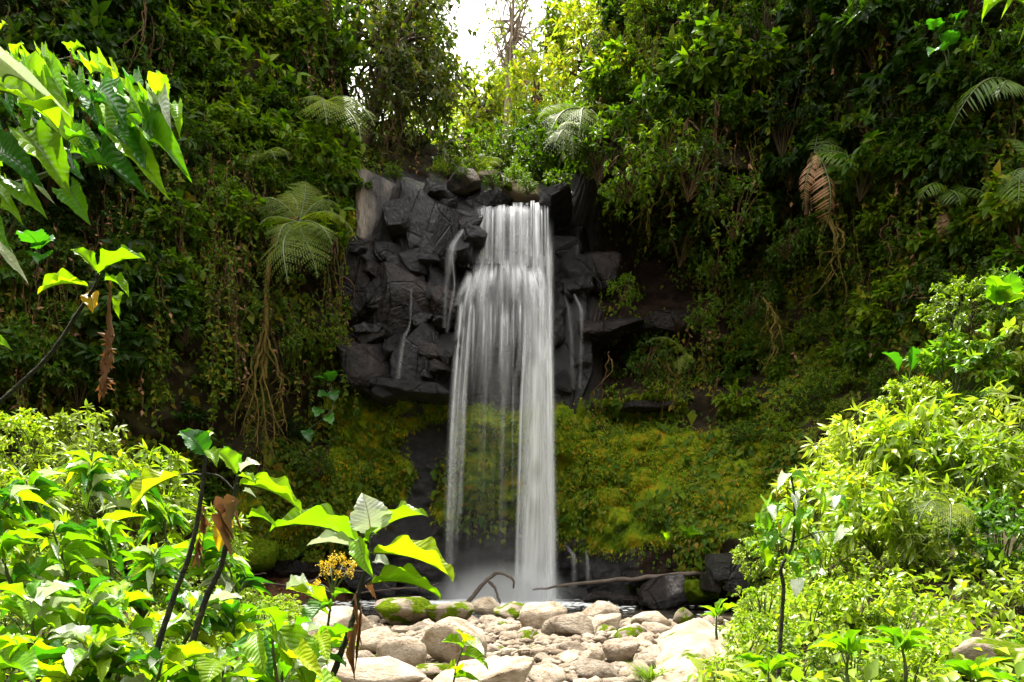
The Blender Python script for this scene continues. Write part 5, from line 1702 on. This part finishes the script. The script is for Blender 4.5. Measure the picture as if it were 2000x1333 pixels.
LEAF = {}
for mt in ('fg', 'fgy', 'fgd', 'pale', 'yellow'):
    LEAF[mt] = [big_leaf('broad_leaf', mt, 1.0, .08 + .09 * i, .45, .05, 30 + i, .045, .14 * (i % 2)) for i in range(4)]
    LEAF[mt + '_l'] = [big_leaf('lance_leaf', mt, 1.0, .45 + .15 * i, .5, .03, 50 + i, .02, 0, .7) for i in range(2)]
LEAF['dry'] = [big_leaf('dry_leaf', 'dry', 1.0, .4, .9, .12, 70 + i, .1, .5) for i in range(2)]
LEAF['heart'] = [big_leaf('heart_leaf', 'fg', 1.0, .2, .2, .05, 80 + i, .05, 0, .62, .5) for i in range(2)]
LEAF['heart_d'] = [big_leaf('heart_leaf', 'fgd', 1.0, .2, .2, .05, 85 + i, .05, 0, .62, .5) for i in range(2)]
LEAF['banana'] = [big_leaf('banana_leaf', 'fgd', 1.0, .2, .4, .03, 90, .0, 0, .8)]
_lc = [0]


def put_leaf(root, org, base, tip, width, mat, roll=0.0, up=(0, -.35, 1), name='leaf'):
    ms = LEAF[mat]
    _lc[0] += 1
    o = link(name, ms[_lc[0] % len(ms)], root)
    aim(o, base, tip, roll, width, up, org)
    return o


def px_leaf(root, org, Y, b, t, wpx, mat, dy=-.12, roll=None, up=(0, -.6, 1)):
    """leaf from photo pixel b to t, both near depth Y; the tip a little nearer or farther"""
    d = dy * R.uniform(.4, 1.4)
    y0 = Y + R.uniform(-.06, .06)
    return put_leaf(root, org, P(b[0], b[1], y0), P(t[0], t[1], y0 + d), wpx / FPX * y0 * 1.15, mat, R.uniform(-.35, .35) if roll is None else roll, up)


def stem(root, org, paths, mat='stem', name='stem', sides=8, rough=.16):
    mb = MB()
    for pts, rad in paths:
        q = spline(pts, 10 * len(pts))
        tube(mb, q - np.asarray(org), rad, sides, rough=rough)
    return mb.build(name, M[mat], root)


# --- the branch with large leaves at the upper left
Y0 = 2.7
og = P(-60, 420, Y0)
br = thing('leafy_branch', og, 'large leaved green branch reaching in from the upper left edge', 'branch')
stem(br, og, [([P(-60, 420, Y0), P(0, 372, Y0), P(105, 335, Y0), P(180, 300, Y0), P(245, 268, Y0), P(300, 225, Y0), P(332, 205, Y0)], [.010, .009, .006, .003]),
              ([P(-60, 330, Y0), P(0, 300, Y0), P(45, 258, Y0), P(100, 246, Y0)], [.007, .005, .003]),
              ([P(-60, 170, Y0 + .3), P(20, 150, Y0 + .3), P(120, 150, Y0 + .3), P(200, 165, Y0 + .2), P(280, 185, Y0 + .1), P(330, 205, Y0)], [.005, .004, .003]),
              ([P(20, 150, Y0 + .3), P(90, 125, Y0 + .3), P(142, 110, Y0 + .3)], [.004, .002]),
              ([P(0, 372, Y0), P(40, 400, Y0), P(10, 470, Y0)], [.005, .003])], 'stem')
for (b, t, w, m, yo) in [
    ((0, 122), (12, 46), 34, 'fgy', 0), ((-35, 178), (158, 292), 95, 'fg', .05), ((5, 156), (142, 232), 18, 'pale', -.05), ((48, 262), (138, 382), 58, 'fgy', -.15),
    ((112, 250), (36, 202), 48, 'fg', -.1), ((-5, 300), (84, 366), 56, 'fgd', -.1), ((48, 362), (88, 424), 50, 'fg', 0), ((136, 366), (177, 438), 40, 'fg', 0),
    ((132, 274), (194, 281), 34, 'fg', 0), ((184, 176), (249, 258), 44, 'fgd', -.06), ((282, 224), (212, 264), 54, 'fgy', .03), ((247, 275), (328, 384), 44, 'fg', 0),
    ((268, 264), (371, 348), 50, 'fg', -.05), ((290, 268), (284, 336), 48, 'fgd', 0), ((170, 324), (291, 391), 42, 'fgd', -.04), ((200, 268), (252, 288), 28, 'fgd', 0),
    ((326, 212), (305, 142), 32, 'fg', 0), ((297, 211), (334, 252), 26, 'pale', -.08), ((280, 198), (312, 254), 28, 'fg', 0), ((330, 212), (341, 288), 26, 'fgy', 0),
    ((346, 204), (352, 268), 20, 'fg', 0), ((255, 194), (282, 232), 28, 'fg', 0), ((240, 166), (221, 135), 22, 'fgy', .1), ((178, 145), (231, 169), 24, 'fg', .1),
    ((144, 117), (179, 147), 20, 'fg', .2), ((78, 109), (100, 142), 16, 'fgy', .2), ((36, 112), (46, 86), 22, 'fg', .2), ((140, 106), (121, 84), 12, 'fgy', .25),
    ((144, 106), (166, 94), 10, 'fgy', .25), ((42, 131), (-2, 124), 16, 'fg', .2), ((98, 141), (138, 156), 18, 'fgy', .2), ((50, 134), (87, 151), 22, 'fg', .2),
    ((20, 134), (50, 153), 20, 'fg', .2), ((84, 157), (132, 202), 24, 'fg', .15), ((181, 179), (148, 208), 30, 'fg', .15), ((229, 171), (258, 186), 20, 'fg', .1),
    ((257, 169), (282, 181), 24, 'fgd', .1), ((309, 189), (289, 171), 18, 'fg', .05), ((323, 209), (301, 189), 20, 'fgy', 0), ((-5, 378), (24, 412), 28, 'fg', 0),
    ((-5, 408), (44, 437), 25, 'fg', 0), ((-5, 432), (24, 494), 30, 'fg', 0), ((-5, 488), (54, 553), 22, 'pale', 0), ((82, 363), (108, 400), 9, 'pale', 0),
    ((138, 329), (166, 353), 32, 'fgd', .05), ((100, 150), (70, 185), 24, 'fgd', .25), ((200, 165), (215, 205), 22, 'fg', .2), ((150, 150), (165, 185), 20, 'fg', .25),
    ((10, 200), (30, 235), 30, 'fgd', .2), ((170, 225), (205, 245), 26, 'fg', .15), ((0, 255), (25, 290), 26, 'fgd', .1), ((100, 175), (140, 178), 20, 'fg', .25), ((-10, 690), (22, 682), 22, 'fg', 0)]:
    px_leaf(br, og, Y0 + yo, b, t, w * 1.08, m, up=(0, -1, .55))
for _ in range(34):
    bx_, by_ = R.uniform(-20, 300), 0
    by_ = R.uniform(130 + bx_ * .12, 380 - bx_ * .45)
    a_, l_ = R.uniform(.1, 1.5), R.uniform(35, 75)
    px_leaf(br, og, Y0 + R.uniform(.1, .45), (bx_, by_), (bx_ + math.cos(a_) * l_ * R.choice([1, 1, -.6]), by_ + math.sin(a_) * l_), l_ * R.uniform(.42, .6), R.choice(['fg', 'fg', 'fgd', 'fgy']), up=(0, -1, .5))
for (b, t) in [((142, 130), (140, 95)), ((172, 205), (172, 252)), ((10, 255), (14, 310)), ((150, 205), (158, 160))]:
    mb = MB()
    for q in np.linspace(0, 1, 22):
        c = P(b[0] + (t[0] - b[0]) * q + R.uniform(-4, 4), b[1] + (t[1] - b[1]) * q, Y0 + .12)
        v_, f_ = ico(1)
        mb.add(v_ * .0055 * (1.2 - .6 * q) + c - og, f_, 0, R.random())
    mb.build('flower_spike', M['spike'], br)

# --- the lone stem with a rosette on the left
Y0 = 3.0
og = P(-30, 810, Y0)
b1 = thing('broad_leaved_stalk', og, 'dark slanting stem with a rosette of five yellow green leaves on the left', 'plant')
stem(b1, og, [([P(-30, 810, Y0), P(40, 750, Y0), P(100, 690, Y0), P(150, 615, Y0), P(185, 560, Y0), P(192, 535, Y0)], [.009, .008, .006])], 'darkstem')
for (b, t, w, m) in [((192, 534), (284, 506), 36, 'fgy'), ((188, 530), (139, 488), 30, 'fgy'), ((172, 560), (74, 575), 28, 'fgy'), ((205, 548), (252, 582), 26, 'fgy'), ((240, 572), (234, 624), 14, 'fgy'), ((180, 572), (182, 610), 30, 'yellow')]:
    px_leaf(b1, og, Y0, b, t, w, m, -.05)
mb = MB()
dp = spline([P(216, 548, Y0), P(213, 600, Y0), P(214, 660, Y0), P(206, 720, Y0), P(202, 765, Y0)], 22)
tube(mb, dp - og, [.004, .006, .012, .016, .012], 6, rough=.6)
nl = 60
ix = rng.integers(10, 22, nl)
leaves(mb, dp[ix] - og, rng.normal(size=(nl, 3)) + np.array([0, 0, -1]), rng.normal(size=(nl, 3)), rng.uniform(.02, .05, nl), rng.uniform(.3, .6, nl), .4, .4)
tag(mb.build('dead_leaf_stalk', M['dry'], b1), 'shrivelled brown leaf hanging straight down')

# --- two bare stalks
Y0 = 3.0
og = P(285, 1360, Y0)
c1 = thing('broad_leaved_stalk', og, 'left one of two tall bare stalks with yellow green leaves on top', 'plant', 'bare stalks in the left foreground')
stem(c1, og, [([P(285, 1360, Y0), P(300, 1290, Y0), P(335, 1180, Y0), P(374, 1070, Y0), P(393, 970, Y0), P(403, 872, Y0)], [.015, .013, .011, .009, .006]),
              ([P(400, 930, Y0), P(370, 926, Y0), P(330, 932, Y0)], [.006, .005, .003]), ([P(402, 925, Y0), P(430, 932, Y0), P(455, 955, Y0)], [.006, .005, .003])], 'darkstem')
for (b, t, w, m, yo) in [((352, 928), (258, 1004), 52, 'fgy', -.1), ((402, 890), (352, 842), 50, 'fgd', -.05), ((404, 888), (412, 842), 40, 'fgy', 0), ((405, 880), (424, 912), 24, 'fgy', -.1), ((400, 870), (346, 850), 30, 'fg', 0), ((404, 878), (418, 846), 20, 'pale', .05)]:
    px_leaf(c1, og, Y0 + yo, b, t, w, m, -.05)
mb = MB()
for _ in range(26):
    q = R.random()
    c = P(398 - 14 * q, 985 + 100 * q, Y0) - og
    leaves(mb, np.array([c]), np.array([[R.uniform(-.4, .4), R.uniform(-.4, .4), -1]]), np.array([[R.uniform(-1, 1), -1, 0]]), R.uniform(.03, .08), .35, .4, .3)
mb.build('dead_leaf_scraps', M['dry'], c1)
og = P(352, 1360, Y0)
c2 = thing('broad_leaved_stalk', og, 'right one of two tall bare stalks with an arching leaf and brown dead leaves', 'plant', 'bare stalks in the left foreground')
stem(c2, og, [([P(352, 1360, Y0), P(372, 1270, Y0), P(402, 1170, Y0), P(432, 1105, Y0), P(452, 1010, Y0), P(463, 930, Y0)], [.016, .014, .012, .010, .006])], 'darkstem')
for (b, t, w, m, yo) in [((468, 945), (588, 1000), 22, 'fgy', -.1), ((462, 925), (418, 878), 36, 'fgy', 0), ((470, 922), (508, 908), 24, 'pale', 0), ((458, 918), (438, 872), 26, 'fg', .05), ((466, 930), (500, 945), 16, 'fgy', -.1), ((475, 960), (500, 972), 8, 'pale', 0),
                         ((450, 1012), (428, 1078), 30, 'yellow', -.05), ((462, 975), (458, 1060), 7, 'dry', -.08), ((470, 980), (454, 1090), 7, 'dry', -.06), ((465, 1000), (474, 1045), 6, 'dry', -.04), ((482, 1012), (540, 1030), 18, 'fgy', -.05)]:
    px_leaf(c2, og, Y0 + yo, b, t, w, m, -.05)

# --- the leaning stalk in the middle with the white topped leaves and the yellow flower beside it
Y0 = 3.2
og = P(632, 1370, Y0)
d1 = thing('broad_leaved_stalk', og, 'leaning stalk before the stones with broad leaves, the top one blown white', 'plant')
stem(d1, og, [([P(632, 1370, Y0), P(668, 1270, Y0), P(692, 1200, Y0), P(705, 1140, Y0), P(722, 1092, Y0), P(726, 1050, Y0)], [.015, .013, .011, .009, .005]),
              ([P(688, 1180, Y0), P(704, 1150, Y0), P(726, 1128, Y0)], [.008, .006, .004])], 'darkstem')
for (b, t, w, m, yo, rl, up) in [((724, 1042), (708, 964), 78, 'pale', 0, .35, (0, -1, .35)), ((732, 1042), (834, 1006), 42, 'fgy', 0, -.9, (0, -1, .6)), ((700, 1060), (530, 1032), 44, 'fgy', 0, .8, (0, -1, .7)), ((712, 1084), (600, 1066), 28, 'pale', .05, .2, (0, -.5, 1)),
                         ((700, 1052), (728, 1128), 34, 'fg', -.08, .2, (0, -1, .4)), ((730, 1080), (886, 1132), 42, 'fgy', -.1, -.6, (0, -.8, .8)), ((726, 1140), (860, 1168), 24, 'fgy', -.05, 0, (0, -.4, 1)), ((730, 1098), (762, 1104), 26, 'pale', 0, 0, (0, -1, 1)),
                         ((722, 1060), (742, 1030), 14, 'fgy', 0, 0, (0, -1, 1)), ((718, 1150), (735, 1172), 14, 'dry', 0, 0, (0, -1, 1))]:
    px_leaf(d1, og, Y0 + yo, b, t, w, m, -.05, rl, up)
for (b, t, w) in [((705, 1180), (692, 1320), 7), ((700, 1220), (694, 1330), 7), ((696, 1160), (708, 1270), 4)]:
    px_leaf(d1, og, Y0 - .05, b, t, w, 'dry', -.02)
Y0 = 4.2
og = P(640, 1225, Y0)
fl = thing('flowering_plant', og, 'yellow flower heads on thin branching stalks left of the leaning stalk', 'flower')
heads = [(650, 1092), (672, 1098), (636, 1118), (628, 1105), (690, 1102), (620, 1140), (660, 1120), (612, 1150), (645, 1105), (684, 1120), (668, 1090)]
stem(fl, og, [([P(640, 1225, Y0), P(648, 1170, Y0), P(655, 1140, Y0)], [.008, .006, .004])] + [([P(650, 1160, Y0), P((650 + a) / 2, (1160 + b) / 2 - 4, Y0), P(a, b, Y0 + R.uniform(-.1, .1))], [.004, .003, .002]) for a, b in heads])
for a, b in heads:
    mb = MB()
    n_ = 46
    c = P(a, b, Y0) - og
    leaves(mb, c + rng.normal(0, .013, (n_, 3)), rng.normal(size=(n_, 3)) + np.array([0, 0, .6]), rng.normal(size=(n_, 3)), rng.uniform(.010, .022, n_), .5)
    mb.build('flower_head', M['flower'], fl)
for (b, t, w, m) in [((645, 1190), (560, 1150), 26, 'fgy'), ((560, 1150), (612, 1160), 20, 'pale'), ((650, 1180), (595, 1230), 40, 'fg'), ((655, 1170), (690, 1160), 12, 'fg'), ((640, 1200), (600, 1185), 18, 'fgy')]:
    px_leaf(fl, og, Y0, b, t, w, m)

# --- seedling before the stones
Y0 = 3.4
og = P(882, 1360, Y0)
sd = thing('seedling', og, 'small bright seedling with six leaves in front of the pale slab', 'plant')
stem(sd, og, [([P(882, 1360, Y0), P(890, 1310, Y0), P(903, 1268, Y0), P(906, 1250, Y0)], [.005, .004, .002])])
for (b, t, w, m) in [((905, 1258), (890, 1232), 20, 'fgy'), ((903, 1266), (862, 1255), 26, 'fgy'), ((907, 1258), (932, 1252), 16, 'fgy'), ((906, 1262), (948, 1280), 18, 'pale'), ((900, 1280), (954, 1308), 24, 'fgy'), ((890, 1320), (872, 1310), 18, 'fgy'), ((888, 1325), (940, 1332), 14, 'fg')]:
    px_leaf(sd, og, Y0, b, t, w, m)


# --- generated foreground plants: a stem and leaves, each leaf its own object
def leafy(px, py, Y, h, n, Lr, wr, mats, label, lean=(0, 0), droop=.5, whorl=False, name='broad_leaved_plant', cat='plant', group=None, smat='stem', bare=.3):
    og = P(px, py, Y)
    root = thing(name, og, label, cat, group)
    top = og + np.array([lean[0], lean[1], h])
    q = spline([og, og * .6 + top * .4 + rng.normal(0, .02, 3), top], 14)
    mb = MB()
    tube(mb, q - og, [.011, .009, .004], 6, rough=.1)
    mb.build('stem', M[smat], root)
    for k in range(n):
        t = 1 - (1 - bare) * (R.random() ** 1.6) if not whorl else R.uniform(.86, 1)
        p = q[min(13, int(t * 13))]
        a = k * 2.4 + R.uniform(-.3, .3)
        el = R.uniform(.1, .9) - droop * R.uniform(.4, 1.2)
        d = np.array([math.cos(a), math.sin(a) * .8, el])
        L_ = R.uniform(*Lr) * (1.0 if t < .9 else .75)
        d = d / np.linalg.norm(d)
        put_leaf(root, og, p + d * .02, p + d * L_, L_ * R.uniform(*wr), R.choice(mats), R.uniform(-.3, .3), (0, 0, 1))
    return root


# the sapling on the right bank
Y0 = 5.0
og = P(1520, 1330, Y0)
sp_ = thing('sapling', og, 'slim dark sapling with drooping glossy leaves on the right bank', 'sapling')
stem(sp_, og, [([P(1520, 1330, Y0), P(1524, 1250, Y0), P(1530, 1150, Y0), P(1526, 1110, Y0), P(1548, 1060, Y0), P(1552, 980, Y0), P(1545, 930, Y0)], [.016, .013, .011, .006]),
               ([P(1548, 1060, Y0), P(1600, 1040, Y0 - .1), P(1660, 1040, Y0 - .1)], [.006, .004, .002]), ([P(1550, 1000, Y0), P(1520, 985, Y0), P(1490, 1000, Y0)], [.005, .003]),
               ([P(1552, 980, Y0), P(1590, 955, Y0), P(1620, 970, Y0)], [.005, .003]), ([P(1548, 1060, Y0), P(1500, 1040, Y0), P(1480, 1060, Y0)], [.005, .003])], 'darkstem')
for c in [(1545, 930), (1552, 960), (1520, 985), (1500, 990), (1490, 1005), (1590, 955), (1610, 962), (1625, 972), (1570, 1000), (1550, 1010), (1600, 1040), (1630, 1038), (1660, 1040), (1500, 1040), (1482, 1058), (1560, 1080), (1590, 1070), (1540, 1100), (1560, 1130), (1600, 1120)]:
    for _ in range(3):
        a = R.uniform(-1, 1)
        L_ = R.uniform(34, 58)
        px_leaf(sp_, og, Y0 + R.uniform(-.12, .12), c, (c[0] + a * L_ * .75, c[1] + L_ * R.uniform(-.1, .95)), R.uniform(15, 24), R.choice(['fg', 'fg', 'fgy', 'pale', 'fg_l']), R.uniform(-.15, .05))

# whorled plants at the bottom right
for (px, py, Y, h, n, lab) in [(1660, 1345, 3.8, .2, 14, 'whorled bright plant at the bottom edge of the right bank'), (1760, 1360, 3.6, .26, 16, 'larger whorled plant with lance leaves at the bottom right'), (1500, 1350, 4.0, .12, 10, 'low whorled plant at the bottom edge by the tan slab'), (1900, 1365, 3.8, .1, 12, 'whorled plant at the bottom edge near the right corner'), (1400, 1250, 5.6, .2, 6, 'upright yellow green seedling on top of the tan slab')]:
    leafy(px, py, Y, h, n, (.16, .27), (.24, .34), ['fg', 'fgy', 'fg_l'], lab, droop=.15, whorl=True, group='whorled plants of the right bank')

# the leafy mass of the left foreground
k = 0
SP = [(20, 1020, 4.2), (90, 980, 4.6), (170, 930, 4.8), (250, 960, 5.0), (330, 1020, 5.2), (40, 1120, 3.6), (130, 1090, 3.8), (220, 1080, 4.0), (300, 1120, 4.3), (420, 1090, 5.0), (470, 1120, 5.0), (60, 1220, 3.0), (160, 1200, 3.2), (250, 1210, 3.4), (350, 1210, 3.6), (450, 1230, 3.6),
      (530, 1260, 3.4), (590, 1290, 3.2), (20, 1330, 2.5), (120, 1330, 2.6), (220, 1330, 2.7), (330, 1340, 2.8), (430, 1350, 2.8), (520, 1370, 2.7)]
WHERE = ['at the left edge', 'near the left edge', 'under the lone slanting stem', 'left of the stalks', 'behind the first stalk', 'low at the left edge', 'in the thick of the left bank', 'in the middle of the left bank', 'just left of the first stalk', 'right of the second stalk', 'beside the muddy shore',
         'in the lower left', 'in the lower left thicket', 'low before the first stalk', 'between the feet of the stalks', 'right of the stalks low down', 'by the yellow flowers', 'beside the white slab', 'in the bottom left corner', 'at the bottom edge near the corner', 'at the bottom edge left of the stalks', 'at the bottom edge between the stalks', 'at the bottom edge right of the stalks', 'at the bottom edge before the white slab']
for (px, py, Y), wh in zip(SP, WHERE):
    k += 1
    lance = py < 1130
    leafy(px, py + 60, Y, .32 if lance else .24, 34 if lance else 20, (.15, .26) if lance else (.14, .25), (.2, .3) if lance else (.36, .52),
          ['fg_l', 'fg_l', 'fgy_l', 'pale_l', 'fgd_l'] if lance else ['fg', 'fgy', 'fgy', 'fgd', 'fg', 'pale'],
          ('long leaved glossy plant ' if lance else 'broad leaved yellow green plant ') + wh, lean=(R.uniform(-.1, .1), R.uniform(-.1, .05)), droop=.8 if lance else .5, group='leafy plants of the left foreground')
Y0 = 2.4
og = P(560, 1400, Y0)
bl = thing('broad_leaved_plant', og, 'very large bright leaves at the bottom left of the white slab', 'plant', 'leafy plants of the left foreground')
stem(bl, og, [([P(560, 1400, Y0), P(540, 1320, Y0), P(530, 1230, Y0)], [.008, .006, .004])])
for (b, t, w, m) in [((532, 1218), (606, 1350), 66, 'fgy'), ((500, 1235), (520, 1320), 40, 'fg'), ((452, 1258), (532, 1328), 56, 'fgd'), ((560, 1290), (632, 1330), 40, 'fgy'), ((640, 1295), (575, 1310), 52, 'pale'), ((620, 1240), (640, 1300), 30, 'fgy'), ((430, 1290), (400, 1345), 50, 'fgy'), ((540, 1235), (500, 1190), 34, 'fgy')]:
    px_leaf(bl, og, Y0, b, t, w, m, -.1)

# --- large single leaves further off
def leafset(name, org, items, label, Y, mat, cat='plant', group=None):
    og = P(org[0], org[1], Y)
    root = thing(name, og, label, cat, group)
    near = [(b, org if abs(b[0] - org[0]) + abs(b[1] - org[1]) < 110 else (b[0] + 6, b[1] + 30)) for b, t, w in items]
    for b, o_ in near: stem(root, og, [([P(*o_, Y), P((o_[0] + b[0]) / 2 + 3, (o_[1] + b[1]) / 2, Y), P(b[0], b[1], Y)], [.010, .008, .006])])
    for b, t, w in items: px_leaf(root, og, Y, b, t, w, mat, -.3)
    return root


leafset('banana_plant', (1765, 760), [((1752, 728), (1722, 690), 18), ((1778, 725), (1782, 678), 18)], 'upright banana like leaves over the sunlit bank', 12.0, 'banana')
leafset('heart_leaved_plant', (1955, 620), [((1945, 590), (1935, 540), 40), ((1960, 585), (1975, 530), 44), ((1965, 590), (1990, 575), 36), ((1945, 595), (1950, 560), 36)], 'plant with big pale heart shaped leaves at the right edge', 10.8, 'heart')
leafset('heart_leaved_plant', (60, 520), [((75, 480), (45, 455), 44), ((80, 485), (105, 470), 44), ((85, 500), (75, 515), 34)], 'round scalloped blue green leaves on the left wall', 8.0, 'heart_d')
leafset('heart_leaved_plant', (650, 800), [((640, 745), (612, 738), 26), ((645, 745), (650, 725), 24), ((640, 770), (620, 775), 22), ((650, 765), (655, 785), 22), ((625, 800), (615, 815), 22), ((640, 812), (650, 830), 20), ((600, 840), (605, 865), 20)], 'round bright leaves on the left wall beside the mossy rocks', 16.2, 'heart_d')
leafset('heart_leaved_plant', (1850, 130), [((1840, 100), (1815, 110), 30), ((1850, 90), (1860, 60), 30), ((1830, 60), (1810, 40), 28), ((1870, 40), (1890, 20), 32), ((1880, 80), (1905, 90), 30)], 'pale big leaved climber high on the right wall', 13.2, 'heart_d')
leafset('corner_leaves', (2010, -20), [((1998, 8), (1918, 40), 22), ((2004, 12), (1955, 38), 16), ((2005, 10), (1992, 80), 22), ((2000, 0), (1945, 2), 18)], 'bright near leaves in the top right corner', 4.0, 'fgy')
leafset('heart_leaved_plant', (1345, 1075), [((1340, 1050), (1325, 1030), 16), ((1345, 1048), (1355, 1025), 18), ((1350, 1055), (1375, 1045), 16), ((1300, 1060), (1290, 1040), 14), ((1385, 1055), (1395, 1035), 14)], 'broad bright leaves on the moss above the log', 15.4, 'fg')


# grass tuft at the lower end of the tan slab
mb = MB()
n_ = 150
gp = P(1275, 1335, 6.2)
an = rng.uniform(0, 6.283, n_)
leaves(mb, np.column_stack([rng.normal(0, .05, n_), rng.normal(0, .04, n_), np.zeros(n_)]), np.column_stack([np.cos(an) * .5, np.sin(an) * .5, rng.uniform(.5, 1.3, n_)]), np.column_stack([-np.cos(an), -np.sin(an), np.full(n_, .6)]), rng.uniform(.14, .3, n_), rng.uniform(.03, .05, n_), .2, .5, None, 'full')
o = mb.build('grass_tuft', M['herb'])
o.location = gp
tag(o, 'fine bladed grass tuft between the stones and the tan slab', 'grass tuft')
